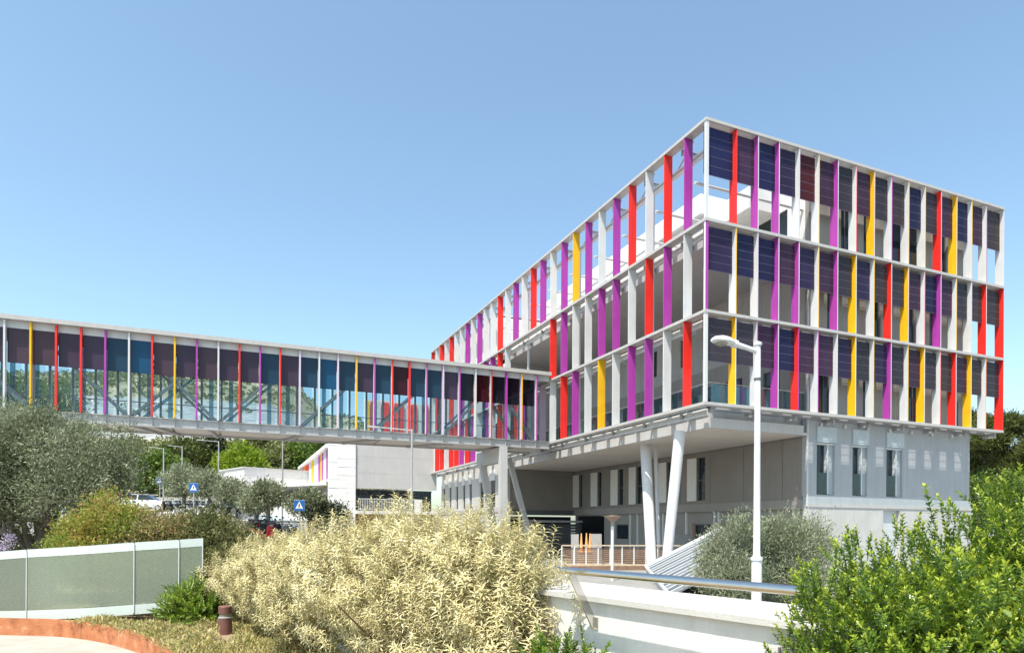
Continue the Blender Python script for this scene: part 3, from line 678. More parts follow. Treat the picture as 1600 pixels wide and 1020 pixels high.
# ------------------------------------------------------------------ low white building behind the bridge
low = thing('white_building', 'low white building with colour-striped end and balcony under the footbridge', 'building', (-4, 38, G0))
part(low, 'wall', MB().box(-6.6, .55, 37.1, 37.4, 4.88, 9.7), M['walll'])
brm = shared('wall_brick', lambda: MB().box(0, .742, 0, .05, 0, .351), [M['brickw']])
for r_ in range(23):
    for c_ in range(3):
        inst(low, 'brick', brm, (-8.86 + c_ * .745 + (0 if r_ % 2 else .0), 36.95 + random.uniform(0, .022), .6 + r_ * .355))
part(low, 'wall', MB().box(-8.87, -6.62, 37.0, 37.35, G0, 9.6), M['wallw'])
mb = MB()
for z in (6.2, 7.6): mb.box(-6.6, .5, 37.094, 37.1, z, z + .012)
for x in (-4.3, -2.0): mb.box(x, x + .012, 37.093, 37.1, 4.9, 9.6)
part(low, 'wall_joint', mb, M['walll'])
part(low, 'balcony_slab', MB().box(-6.62, .55, 36.3, 39, 2.70, 2.98), M['wallw'])
f_ = part(low, 'window_band', MB().box(-6.6, .55, 38.6, 38.7, 4.78, 4.88).box(-6.6, .55, 38.62, 38.7, 2.98, 3.04), M['darkm'])
for i in range(6):
    x = -6.6 + i * 1.19
    part(f_, 'pane', MB().box(x + .03, x + 1.16, 38.64, 38.66, 3.04, 4.78), M['wpane'])
    part(f_, 'mullion', MB().box(x - .03, x + .03, 38.6, 38.68, 3.04, 4.78), M['darkm'])
part(low, 'parapet_block', MB().box(-1.55, -.95, 36.4, 36.7, 2.98, 4.0), M['wallw'])
rl = part(low, 'balcony_railing', MB().box(-6.5, -1.6, 36.42, 36.46, 3.95, 4.0).box(-6.5, -1.6, 36.42, 36.46, 3.05, 3.09), M['white'])
pk = shared('picket', lambda: MB().box(-.02, .02, 36.43, 36.45, 3.09, 3.95), [M['white']])
for i in range(34): inst(rl, 'picket', pk, (-6.43 + i * .145, 0, 0))
part(low, 'ground_floor_wall', MB().box(-6.6, .55, 37.5, 37.7, G0, 2.7), M['wood'])
part(low, 'roof', MB().box(-8.75, .9, 42.0, 62, 8.45, 8.56).box(-8.8, .9, 37.36, 41.9, 9.6, 9.72), M['conc'])
# colour-striped side
zt = lambda y: 8.45
part(low, 'fascia', MB().box(-9.05, -8.6, 37.3, 61.7, 8.25, 8.55), M['wallw'])
part(low, 'fascia', MB().box(-9.05, -8.6, 37.3, 61.7, 5.35, 5.6), M['wallw'])
part(low, 'wall', MB().box(-8.7, -8.6, 37.4, 61.7, 5.6, 8.25), M['wallg'])
strp = 'p w w p y p l w y w r o'.split()
fmL = shared('low_fin', lambda: MB().box(-.28, .0, -.03, .03, 5.6, 8.25), [None])
yy = 38.1; st_ = [1.4, .9, .9, 1.0, 1.3, 1.4, 1.6, 2.0, 2.2, 2.6, 3.0, 3.6]
fw_ = shared('low_fin_w', lambda: MB().box(-.06, .0, 0, 1, 5.6, 8.25), [None])
for c, s_ in zip(strp, st_):
    o = inst(low, 'fin', fw_, (-8.70, yy, 0), [M[CC[c]]], label=LBL.get(c)); o.scale = (1, s_ * .8, 1); yy += s_
mb = MB(); mb.prism([(-9.0, 37.3), (-13.5, 44), (-16.5, 62), (-9.0, 62)], 5.1, 5.35); part(low, 'canopy', mb, M['wallw'])
part(low, 'wall', MB().box(-8.7, -8.5, 37.4, 61.7, G0, 5.1), M['wallg'])
# upper floor with fins seen through the bridge
part(low, 'upper_wall', MB().box(-5.8, .3, 37.5, 37.7, 9.75, 12.6), M['wallw'])
for x, wd, c in ((-5.7, .3, 'y'), (-5.3, .25, 'r'), (-4.75, .3, 'w'), (-4.35, .62, 'r'), (-3.6, .3, 'w'), (-3.2, .8, 'r'), (-2.2, .4, 'w'), (-1.72, .48, 'r'), (-1.05, .3, 'w'), (-.6, .4, 'r')):
    o = part(low, 'fin', MB().box(x, x + wd, 37.3, 37.46, 9.75, 12.4), M[CC[c]], label=LBL.get(c))
# ------------------------------------------------------------------ small white building and retaining wall
p = site(381, 66); ga = gz(p)
sm = thing('small_building', 'small plain white flat-roofed building behind the olive trees', 'building', (p.x, p.y, ga), .35)
H = 6.0; H = 1.65 + 92 / 1042.6 * 66 - ga
part(sm, 'wall', MB().box(0, 8.0, 0, 7.0, -2.5, H - .12), M['wallw'], world=False)
part(sm, 'roof', MB().box(-.12, 8.1, -.12, 7.1, H - .12, H), M['walll'], world=False)
mb = MB()
for x in (2.0, 4.0, 6.0): mb.box(x, x + .02, -.006, 0, -2, H - .12)
part(sm, 'wall_joint', mb, M['walll'], world=False)
p = site(455, 48); ga = gz(p)
rw = thing('retaining_wall', 'white stepped retaining wall behind the red scooters', 'wall', (p.x, p.y, 0), -.30)
part(rw, 'upper_wall', MB().box(-3.6, 3.4, .5, .9, -.5, 3.05), M['wallw'], world=False)
part(rw, 'lower_wall', MB().box(-4.2, 2.4, -.35, .0, -.5, 2.0), M['plinth'], world=False)
part(rw, 'coping', MB().box(-4.25, 2.45, -.4, .5, 2.0, 2.08), M['wallw'], world=False)
# ------------------------------------------------------------------ sloped roof between the wall and the columns
E0 = Vector((*site(1048, 17.5)[:2], -.13)); Ea = Vector((*site(1010, 24)[:2], .24)); U0 = Vector((*site(1130, 24)[:2], 1.65)); sdir = (U0 - Ea)
rf = thing('sloped_roof', 'low sloping glazed roof with pale seams between the wall and the columns', 'roof', (E0.x, E0.y, G0))
nst = 13; ax = (E0 - Ea)
for i in range(nst):
    a0 = Ea + ax * (i / nst); a1 = Ea + ax * ((i + 1) / nst - .006)
    n_ = ax.cross(sdir).normalized()
    if n_.z < 0: n_ = -n_
    tk = n_ * .04
    mb = MB(); q = [a0, a1, a1 + sdir, a0 + sdir]
    i0 = 0; mb.v = [tuple(v - tk) for v in q] + [tuple(v) for v in q]
    mb.f = [(0, 1, 2, 3), (7, 6, 5, 4), (0, 4, 5, 1), (1, 5, 6, 2), (2, 6, 7, 3), (3, 7, 4, 0)]; mb.m = [0] * 6
    part(rf, 'roof_panel', mb, M['roofA'] if i % 2 else M['roofB'])
    part(rf, 'seam', MB().beam(a0 + n_ * .006, a0 + sdir + n_ * .006, .035, .012, up=n_), M['seam'])
part(rf, 'edge_trim', MB().beam(Ea + Vector((0, .08, 0)), U0 + Vector((0, .08, .02)), .12, .10), M['seam'])
part(rf, 'eave', MB().beam(Ea, E0, .08, .06), M['seam'])
mb = MB(); mb.face([E0 + sdir, Ea + sdir, Vector((U0.x, U0.y, G0)), Vector((E0.x + sdir.x, E0.y + sdir.y, G0))]); mb.face([Ea, Ea + sdir, Vector((U0.x, U0.y, G0)), Vector((Ea.x, Ea.y, G0))])
mb.face([E0, Ea, Vector((Ea.x, Ea.y, G0)), Vector((E0.x, E0.y, G0))]); part(rf, 'side_wall', mb, M['plinth'])
# road markings on the plaza
for (px, d, c, l_, a) in ((905, 17.0, 'sw', 1.9, .5), (935, 18.5, 'sw', 2.0, .3), (925, 16.2, 'yellow', 1.6, -.2), (895, 15.2, 'sw', 1.4, -.2)):
    p = site(px, d); mb = MB(); mb.box(-l_ / 2, l_ / 2, -.1 if c == 'sw' else -.22, .1 if c == 'sw' else .22, 0, .004)
    o = link('road_marking', mb.mesh('road_marking', [M[c]])); o.location = (p.x, p.y, G0 + .009); o.rotation_euler = (0, 0, a); o['kind'] = 'structure'
# ------------------------------------------------------------------ parapet wall with handrail
wd_ = (WN1 - WN0).normalized(); wn = Vector((wd_.y, -wd_.x, 0))          # wn points to the viewer side
if wn.dot(EYE - WN0) < 0: wn = -wn
pw = thing('parapet_wall', 'white rendered parapet wall with pale coping between the two shrubs', 'wall', (WN0.x, WN0.y, 0))
def strip(a, b_, n0, n1, z0, z1):
    mb = MB(); q = [a + wn * n0, b_ + wn * n0, b_ + wn * n1, a + wn * n1]
    if (q[1] - q[0]).cross(q[2] - q[1]).z < 0: q.reverse()
    return mb.prism([(v.x, v.y) for v in q], z0, z1)
part(pw, 'wall_face', strip(WN0, WN1, -.62, 0, G0, 1.163), mat('white roughcast', (.70, .69, .66), .85, .08, 3, bump=.25, bscale=120, streak=.16))
L_ = (WN1 - WN0).length; cops = [0, 2.1, 4.25, 6.02, L_]
for i in range(4):
    part(pw, 'coping', strip(WN0 + wd_ * cops[i], WN0 + wd_ * (cops[i + 1] - .012), -.66, .045, 1.165, 1.20), M['plinth'])
hr = thing('handrail', 'polished steel handrail running above the white parapet wall', 'handrail', (WN0.x, WN0.y, 0))
ra = WN0 + wd_ * 5.98 + wn * .22 + Vector((0, 0, 1.372)); rb = WN0 + wd_ * 7.70 + wn * .22 + Vector((0, 0, 1.372))
part(hr, 'rail', MB().tube([ra, ra.lerp(rb, .5), rb], .0235, 20), M['steel'], smooth=True)
for t_ in (6.1,):
    a = WN0 + wd_ * t_; mb = MB()
    mb.beam(a + wn * .005 + Vector((0, 0, 1.0)), a + wn * .21 + Vector((0, 0, 1.352)), .012, .055, up=wn)
    mb.beam(a + wn * .003 + Vector((0, 0, .98)), a + wn * .003 + Vector((0, 0, 1.06)), .06, .008, up=wn)
    part(hr, 'bracket', mb, M['steel'])
# ------------------------------------------------------------------ street lamps
p = site(1182.5, 14)
lm = thing('street_lamp', 'tall pale grey street lamp with cobra head in front of the building corner', 'street lamp', (p.x, p.y, G0))
T = 5.52
part(lm, 'pole', MB().lathe([(.105, G0), (.105, 1.0), (.10, 1.02), (.072, 1.10), (.066, 2.6), (.058, T - .03), (.05, T)], 20, (p.x, p.y, 0)), M['lampw'], smooth=True)
part(lm, 'collar', MB().lathe([(.10, .98), (.125, .985), (.125, 1.04), (.09, 1.055)], 20, (p.x, p.y, 0)), M['lampw'], smooth=True)
part(lm, 'band', MB().lathe([(.068, 4.75), (.074, 4.755), (.074, 4.80), (.068, 4.805)], 16, (p.x, p.y, 0)), M['darkm'], smooth=True)
part(lm, 'pole_cap', MB().lathe([(.052, T - .04), (.085, T - .03), (.085, T + .02), (.02, T + .05)], 16, (p.x, p.y, 0)), M['lampw'], smooth=True)
ad = (-RT * .98 - FW * .15).normalized(); P0 = Vector((p.x, p.y, T - .17))
part(lm, 'arm', MB().tube([P0, P0 + ad * .2 + Vector((0, 0, .06)), P0 + ad * .52 + Vector((0, 0, .14))], [.055, .05, .06], 12), M['lampw'], smooth=True)
part(lm, 'lamp_socket', MB().tube([P0 + ad * .47 + Vector((0, 0, .13)), P0 + ad * .58 + Vector((0, 0, .155))], [.085, .085], 14), M['lampw'], smooth=True)
sd = Vector((0, 0, 1)).cross(ad); hd = MB(); prof = [(.55, .09, .07, .06), (.66, .15, .11, .05), (.80, .17, .12, .045), (.95, .14, .085, .04), (1.02, .07, .04, .03)]
ring = []
for s_, hw, ht, dn in prof:
    c = P0 + ad * s_ + Vector((0, 0, .10 + s_ * .10))
    ring.append([c + sd * (hw * math.cos(t_)) + Vector((0, 0, (ht if math.sin(t_) > 0 else dn) * math.sin(t_))) for t_ in np.linspace(0, 2 * math.pi, 16, endpoint=False)])
for rr in ring: hd.v += [tuple(v) for v in rr]
for i in range(len(ring) - 1):
    for j in range(16): hd.f.append((i * 16 + j, i * 16 + (j + 1) % 16, (i + 1) * 16 + (j + 1) % 16, (i + 1) * 16 + j)); hd.m.append(0)
hd.f.append(tuple(range(15, -1, -1))); hd.m.append(0); hd.f.append(tuple(64 + j for j in range(16))); hd.m.append(0)
part(lm, 'lamp_head', hd, M['lampw'], smooth=True)
c = P0 + ad * .80 + Vector((0, 0, .10 + .078 - .045)); hl = MB()
hl.tube([c + Vector((0, 0, .01)), c - Vector((0, 0, .03))], [.135, .10], 12); part(lm, 'lens', hl, M['lens'], smooth=True)
def small_lamp(px, d, top_y, label, arm_px, group=None, base=None):
    p = site(px, d); g0 = gz(p) if base is None else base; zt_ = 1.65 + (823.03 - (px - 800) * .00554 - top_y) / 1042.6 * d
    t_ = thing('street_lamp', label, 'street lamp', (p.x, p.y, g0), group=group)
    part(t_, 'pole', MB().tube([(p.x, p.y, g0), (p.x, p.y, zt_)], [.06 * max(1, d / 55), .042 * max(1, d / 55)], 8), M['galv'])
    e_ = Vector((p.x, p.y, zt_ - .03)) - RT * (arm_px / 1042.6 * d)
    part(t_, 'arm', MB().beam((p.x, p.y, zt_ - .05), e_ + Vector((0, 0, .10)), .045 * max(1, d / 55), .045 * max(1, d / 55)), M['galv'])
    part(t_, 'lamp_head', MB().beam(e_ + Vector((0, 0, .09)), e_ - RT * .5 + Vector((0, 0, .14)), .18, .07), M['galv'])
small_lamp(255, 72, 706, 'leftmost slim street lamp in front of the round pines', 15)
small_lamp(284, 76, 703, 'second slim street lamp from the left, before the dark green pines', 15)
small_lamp(341, 60, 694, 'slim street lamp beside the lime green tree', 24)
small_lamp(441, 45, 672, 'slim street lamp beside the round olive tree and small white building', 20)
small_lamp(643, 28, 672, 'slim grey street lamp in front of the balcony, rising past the footbridge floor', 50)
p = site(957, 24)
ml = thing('garden_lamp', 'mushroom-shaped garden lamp with bronze cone head before the slatted fence', 'lamp', (p.x, p.y, G0))
part(ml, 'pole', MB().tube([(p.x, p.y, G0), (p.x, p.y, 1.72)], .055, 12), M['lampw'], smooth=True)
part(ml, 'lamp_neck', MB().lathe([(.06, 1.70), (.075, 1.72), (.07, 1.85), (.09, 1.9)], 14, (p.x, p.y, 0)), M['lens'], smooth=True)
part(ml, 'lamp_head', MB().lathe([(.08, 1.86), (.16, 1.95), (.30, 2.04), (.31, 2.065), (.06, 2.09)], 20, (p.x, p.y, 0)), M['copper'], smooth=True)
# ------------------------------------------------------------------ slatted fence, cones, boards
pA = site(878, 29.5); pB = site(1100, 30.5)
fc = thing('slatted_fence', 'low brown slatted fence with white posts in front of the columns', 'fence', (pA.x, pA.y, G0))
dv = (pB - pA); nb = 12; t0 = .02; ZT = .82
slm = None
for i in range(nb):
    a = pA + dv * (i / nb); b_ = pA + dv * ((i + 1) / nb)
    part(fc, 'post', MB().beam((a.x, a.y, G0), (a.x, a.y, ZT), .035 if i != 1 else .13, .05), M['shutter'])
    for j in range(8):
        z = .10 + j * .087
        part(fc, 'slat', MB().beam((a.x, a.y + .03, z), (b_.x, b_.y + .03, z), .03, .062), M['wood'])
part(fc, 'top_rail', MB().beam((pA.x, pA.y, ZT + .03), (pB.x, pB.y, ZT + .03), .10, .055), M['woodl'])
part(fc, 'base_rail', MB().beam((pA.x, pA.y - .05, -.02), (pB.x, pB.y - .05, -.02), .1, .08), M['woodl'])
part(fc, 'kerb', MB().beam((pA.x, pA.y - .05, -.15), (pB.x, pB.y - .05, -.15), .25, .2), M['wood'])
for i, (px, hh) in enumerate(((908.5, .0), (916.5, .02), (922, 0))):
    p = site(px, 31.6)
    cn = thing('traffic_cone', ['leftmost of three slim faded orange cones behind the slatted fence', 'middle of three slim faded orange cones behind the slatted fence', 'rightmost of three slim faded orange cones behind the slatted fence'][i], 'traffic cone', (p.x, p.y, G0), group='traffic cones behind the fence')
    part(cn, 'plinth_box', MB().box(-.1, .1, -.1, .1, 0, .72).shift((p.x, p.y, G0)), M['woodl'])
    part(cn, 'cone', MB().lathe([(.11, .72), (.10, .78), (.055, 1.2), (.025, 1.62 + hh)], 12, (p.x, p.y, G0)), M['cone'], smooth=True)
    part(cn, 'base', MB().box(-.13, .13, -.13, .13, .705, .75).shift((p.x, p.y, G0)), M['cone'])
def board(px0, px1, d, z0, z1, label, m_, lean=.25):
    a = site(px0, d); b_ = site(px1, d); mb = MB(); n_ = FW * lean; th = FW * .04
    q = [Vector((a.x, a.y, z0)), Vector((b_.x, b_.y, z0)), Vector((b_.x, b_.y, z1)) + n_, Vector((a.x, a.y, z1)) + n_]
    mb.v = [tuple(v) for v in q] + [tuple(v + th) for v in q]
    mb.f = [(0, 1, 2, 3), (7, 6, 5, 4), (0, 4, 5, 1), (1, 5, 6, 2), (2, 6, 7, 3), (3, 7, 4, 0)]; mb.m = [0] * 6
    o = link('board', mb.mesh('board', [m_])); tag(o, label, 'board'); return o
board(893, 905, 34.5, G0, 1.3, 'narrow grey board leaning behind the orange cones', M['board'])
board(924, 941, 34.5, G0, 1.32, 'grey board leaning to the right of the orange cones', M['board'])
board(1056, 1083, 33.2, G0, 1.32, 'wide grey board leaning on the ground floor wall behind the columns', M['board'])
board(1085, 1089, 32.6, G0, 1.9, 'thin brown plank leaning beside the dark door', M['wood'], .4)
# ------------------------------------------------------------------ crossing signs
def sign(px, d, cy, size, label, base=None):
    p = site(px, d); g0 = gz(p); zc = 1.65 + (823.03 - (px - 800) * .00554 - cy) / 1042.6 * d
    t_ = thing('crossing_sign', label, 'road sign', (p.x, p.y, g0), -YAW)
    L = lambda mb: mb
    zc -= g0; s_ = size / 2
    part(t_, 'pole', MB().tube([(0, .05, 0), (0, .05, zc + s_ * .8)], .04, 8), M['galv'], world=False)
    part(t_, 'plate', MB().box(-s_, s_, -.01, .02, zc - s_, zc + s_), M['sblue'], world=False)
    mb = MB(); v = [(-s_ * .72, zc - s_ * .62), (s_ * .72, zc - s_ * .62), (0, zc + s_ * .78)]
    mb.face([(x, -.014, z) for x, z in v]); part(t_, 'triangle', mb, M['sw'], world=False)
    mb = MB(); yk = -.018
    def q(*pts): mb.face([(x * s_, yk, zc + z * s_) for x, z in pts])
    q((-.07, .25), (.07, .25), (.08, .38), (0, .44), (-.08, .38)); q((-.09, -.1), (.1, -.1), (.08, .22), (-.06, .22))
    q((-.09, -.1), (.02, -.1), (-.16, -.5), (-.26, -.5)); q((.0, -.1), (.1, -.1), (.26, -.5), (.16, -.5)); q((.08, .2), (.22, -.05), (.16, -.08), (.06, .1)); q((-.06, .2), (-.2, 0), (-.15, -.04), (-.05, .08))
    for zz in (-.56,):
        for xx in (-.45, -.15, .15, .45): q((xx - .1, zz - .03), (xx + .1, zz - .03), (xx + .08, zz + .03), (xx - .08, zz + .03))
    part(t_, 'walking_figure', mb, M['blackp'], world=False)
    part(t_, 'plate_edge', MB().box(-s_ - .012, s_ + .012, .021, .03, zc - s_ - .012, zc + s_ + .012), M['sw'], world=False)
sign(249, 60, 757, .58, 'leftmost blue pedestrian crossing sign, beside the leftmost slim lamp post')
sign(302, 45, 767, .60, 'blue pedestrian crossing sign in front of the row of olive trees')
sign(467.5, 38, 793, .60, 'blue pedestrian crossing sign in front of the rightmost olive tree')
# ------------------------------------------------------------------ vehicles
def ellipsoid(mb, c, r, n=10, k=6, m=0):
    i0 = len(mb.v)
    for i in range(k + 1):
        ph = math.pi * i / k
        for j in range(n):
            th = 2 * math.pi * j / n
            mb.v.append((c[0] + r[0] * math.sin(ph) * math.cos(th), c[1] + r[1] * math.sin(ph) * math.sin(th), c[2] + r[2] * math.cos(ph)))
    for i in range(k):
        for j in range(n):
            a = i0 + i * n + j; b_ = i0 + i * n + (j + 1) % n
            mb.f.append((a, a + n, b_ + n, b_)); mb.m.append(m)
    return mb
def torus_wheel(mb, c, r, wdt, m=0, n=16):
    mb.tube([(c[0], c[1] - wdt, c[2]), (c[0], c[1] - wdt * .6, c[2]), (c[0], c[1] + wdt * .6, c[2]), (c[0], c[1] + wdt, c[2])], [r * .8, r, r, r * .8], n, m)
def make_scooter():
    t_ = thing('motor_scooter', 'scooter', 'scooter', (0, 0, 0), 0, 'parked scooters')
    for x in (-.62, .62):
        mb = MB(); torus_wheel(mb, (x, 0, .24), .24, .055); wl = part(t_, 'wheel', mb, M['rubber'], world=False)
        mb = MB(); mb.tube([(x, -.06, .24), (x, .06, .24)], .12, 10); part(wl, 'hub', mb, M['galv'], world=False)
    bd = MB(); ellipsoid(bd, (-.48, 0, .56), (.46, .17, .22)); ellipsoid(bd, (.02, 0, .33), (.42, .15, .08)); bd.beam((.42, 0, .3), (.56, 0, .95), .32, .10); ellipsoid(bd, (.64, 0, .50), (.22, .09, .12))
    link('body', bd.mesh('scooter_body', [M['swhite']], True), t_)
    st = MB(); ellipsoid(st, (-.42, 0, .80), (.40, .15, .07)); part(t_, 'seat', st, M['blackp'], world=False, smooth=True)
    hb = MB(); hb.tube([(.46, -.34, 1.06), (.54, -.15, 1.03), (.56, 0, 1.0), (.54, .15, 1.03), (.46, .34, 1.06)], .022, 8); part(t_, 'handlebar', hb, M['blackp'], world=False)
    for s_ in (-1, 1):
        mm_ = MB(); mm_.tube([(.52, s_ * .2, 1.04), (.5, s_ * .3, 1.25)], .01, 6); ellipsoid(mm_, (.5, s_ * .32, 1.28), (.02, .07, .045)); part(t_, 'mirror', mm_, M['blackp'], world=False)
    hl_ = MB(); ellipsoid(hl_, (.62, 0, .96), (.07, .11, .08)); part(t_, 'headlight', hl_, M['lens'], world=False, smooth=True)
    ws = MB(); ws.beam((.60, 0, 1.02), (.50, 0, 1.38), .34, .012, up=(1, 0, 0)); part(t_, 'windscreen', ws, M['clear'], world=False)
    tb = MB(); tb.box(-1.02, -.72, -.19, .19, .82, 1.12); link('top_box', tb.mesh('top_box', [M['blackp']]), t_)
    return t_
sc0 = make_scooter(); sc_n = 0
def put_scooter(px, d, rz, mats_, label, group):
    global sc_n
    t_ = sc0 if sc_n == 0 else copy_tree(sc0); sc_n += 1
    p = site(px, d); t_.location = (p.x, p.y, gz(p)); t_.rotation_euler = (0, 0, rz)
    t_['label'] = label; t_['group'] = group
    for ch in t_.children:
        if ch.name.startswith('body'):
            ch.material_slots[0].link = 'OBJECT'; ch.material_slots[0].material = M[mats_]
        if ch.name.startswith('body'): ch['label'] = {'sred': 'red', 'swhite': 'white', 'sgrey': 'grey', 'sblack': 'black'}[mats_] + ' scooter body'
ORD = ['first', 'second', 'third', 'fourth', 'fifth', 'sixth', 'seventh', 'eighth', 'ninth']
cl_ = {'swhite': 'white', 'sgrey': 'grey', 'sblack': 'black', 'sred': 'red'}
for i, (px, d, c) in enumerate(((398, 36.5, 'sred'), (408, 36, 'sblack'), (418, 36.4, 'sred'), (428, 36.2, 'sblack'), (438, 36, 'sgrey'), (449, 36.3, 'sblack'), (458, 35.5, 'sgrey'), (412, 34.2, 'sred'), (488, 36.5, 'sred'))):
    lab = {0: 'leftmost red scooter parked below the white retaining wall', 2: 'red scooter standing by the trunk of the slim olive tree', 7: 'red scooter in front of the row below the white retaining wall', 8: 'red scooter half hidden by the dark bush near the crossing sign'}.get(i, f'{cl_[c]} scooter, {ORD[i]} from the left among the red scooters below the retaining wall')
    put_scooter(px, d, -1.2 + random.uniform(-.25, .25), c, lab, 'scooters below the retaining wall')
ORD = ['first', 'second', 'third', 'fourth', 'fifth', 'sixth', 'seventh', 'eighth', 'ninth']
for row, (d, rn) in enumerate(((57, 'back'), (52, 'middle'), (48, 'front'))):
    for i in range(9):
        px = 258 + i * 13.5 + row * 4 + random.uniform(-2, 2)
        c = random.choice(['swhite', 'swhite', 'swhite', 'sgrey', 'sblack'])
        put_scooter(px, d + random.uniform(-.8, .8), -1.1 + random.uniform(-.3, .3), c, f'{cl_[c]} scooter, {ORD[i]} from the left in the {rn} row under the olive trees', 'scooters parked under the olive trees')
def make_car(px, d, label):
    p = site(px, d); t_ = thing('parked_car', label, 'car', (p.x, p.y, gz(p)), -YAW + .12)
    secs = [(-2.05, .45, .75), (-1.95, .30, .95), (-1.2, .25, 1.0), (.9, .25, .98), (1.7, .28, .86), (2.05, .42, .68)]
    bd = MB()
    n_ = 8
    for x, zb, zt_ in secs:
        for (y, z) in ((-.8, zb), (.8, zb), (.88, zb + .15), (.86, (zb + zt_) / 2 + .1), (.78, zt_), (-.78, zt_), (-.86, (zb + zt_) / 2 + .1), (-.88, zb + .15)): bd.v.append((x, y, z))
    for i in range(len(secs) - 1):
        for j in range(n_): bd.f.append((i * n_ + j, i * n_ + (j + 1) % n_, (i + 1) * n_ + (j + 1) % n_, (i + 1) * n_ + j)); bd.m.append(0)
    bd.f.append(tuple(reversed(range(8)))); bd.m.append(0); bd.f.append(tuple(40 + j for j in range(8))); bd.m.append(0)
    part(t_, 'body', bd, M['carw'], world=False, smooth=True)
    cb = MB(); lo = [(-1.75, .98), (.95, .98)]; q0 = [(-1.8, -.76, .97), (1.0, -.76, .97), (1.0, .76, .97), (-1.8, .76, .97)]; q1 = [(-1.35, -.62, 1.46), (.25, -.62, 1.48), (.25, .62, 1.48), (-1.35, .62, 1.46)]
    cb.v = q0 + q1; cb.f = [(0, 1, 5, 4), (1, 2, 6, 5), (2, 3, 7, 6), (3, 0, 4, 7)]; cb.m = [0] * 4
    part(t_, 'windows', cb, M['wpane'], world=False)
    part(t_, 'roof', MB().prism([(-1.38, -.64), (.28, -.64), (.28, .64), (-1.38, .64)], 1.455, 1.51), M['carw'], world=False)
    for x in (-.5,): part(t_, 'pillar', MB().beam((x, -.765, .97), (x + .02, -.63, 1.47), .09, .03).beam((x, .765, .97), (x + .02, .63, 1.47), .09, .03), M['carw'], world=False)
    for x in (-1.28, 1.28):
        for y in (-.78, .78):
            mb = MB(); torus_wheel(mb, (x, y, .31), .31, .1); wl = part(t_, 'wheel', mb, M['rubber'], world=False)
            mb = MB(); mb.tube([(x, y - .105, .31), (x, y + .105, .31)], .19, 12); part(wl, 'rim', mb, M['galv'], world=False)
    for y in (-.6, .6): part(t_, 'headlight', MB().box(1.96, 2.07, y - .14, y + .14, .56, .68), M['lens'], world=False)
make_car(229, 60, 'white parked car half hidden behind the orange-green bush')
make_car(196, 66, 'white parked car farther back beside the big olive tree')
# ------------------------------------------------------------------ curved glass balustrade, corten edge, bollard
def Pz(px, d, y): return 1.65 + (823.03 - (px - 800) * .00554 - y) / 1042.6 * d
GP = [(-120, 12.3, 880, 975), (-40, 11.95, 874, 975.5), (42, 11.65, 866.5, 974), (126, 11.45, 860.5, 970), (210, 11.35, 853.5, 963), (280, 11.4, 848.5, 957), (318, 11.5, 845.5, 952)]
gb = thing('glass_balustrade', 'curved frosted green glass balustrade behind the planting bed', 'balustrade', tuple(site(42, 11.65)))
frost = glass('frosted green glass', (.50, .60, .50), .68, (.42, .47, .39), .8, .08)
m, n, l = _mat('dotted frosted glass')
out = N(n, 'ShaderNodeOutputMaterial'); g = N(n, 'ShaderNodeNewGeometry'); vo = N(n, 'ShaderNodeTexVoronoi'); vo.inputs['Scale'].default_value = 90; l.new(g.outputs['Position'], vo.inputs['Vector'])
mr = N(n, 'ShaderNodeMapRange'); mr.inputs['From Min'].default_value = .2; mr.inputs['From Max'].default_value = .6; mr.inputs['To Min'].default_value = .55; mr.inputs['To Max'].default_value = .34; l.new(vo.outputs['Distance'], mr.inputs['Value'])
tr = N(n, 'ShaderNodeBsdfTransparent'); tr.inputs['Color'].default_value = (.74, .84, .74, 1)
df = N(n, 'ShaderNodeBsdfDiffuse'); df.inputs['Color'].default_value = (.55, .62, .50, 1); tl = N(n, 'ShaderNodeBsdfTranslucent'); tl.inputs['Color'].default_value = (.58, .64, .52, 1)
ma_ = N(n, 'ShaderNodeMixShader'); ma_.inputs[0].default_value = .4; l.new(df.outputs[0], ma_.inputs[1]); l.new(tl.outputs[0], ma_.inputs[2])
mb_ = N(n, 'ShaderNodeMixShader'); l.new(mr.outputs[0], mb_.inputs[0]); l.new(tr.outputs[0], mb_.inputs[1]); l.new(ma_.outputs[0], mb_.inputs[2])
gl = N(n, 'ShaderNodeBsdfGlossy'); gl.inputs['Roughness'].default_value = .12; fr_ = N(n, 'ShaderNodeFresnel'); fr_.inputs['IOR'].default_value = 1.4
mc_ = N(n, 'ShaderNodeMixShader'); l.new(fr_.outputs[0], mc_.inputs[0]); l.new(mb_.outputs[0], mc_.inputs[1]); l.new(gl.outputs[0], mc_.inputs[2]); l.new(mc_.outputs[0], out.inputs[0])
M['frit'] = m
M['fritw'] = mat('white frit band', (.50, .56, .54), .25, .05, 3)
def gpt(t_):
    xs = [g_[0] for g_ in GP]; px = xs[0] + (xs[-1] - xs[0]) * t_
    return px, np.interp(px, xs, [g_[1] for g_ in GP]), np.interp(px, xs, [g_[2] for g_ in GP]), np.interp(px, xs, [g_[3] for g_ in GP])
cuts = [-120, 42, 210, 280, 318]
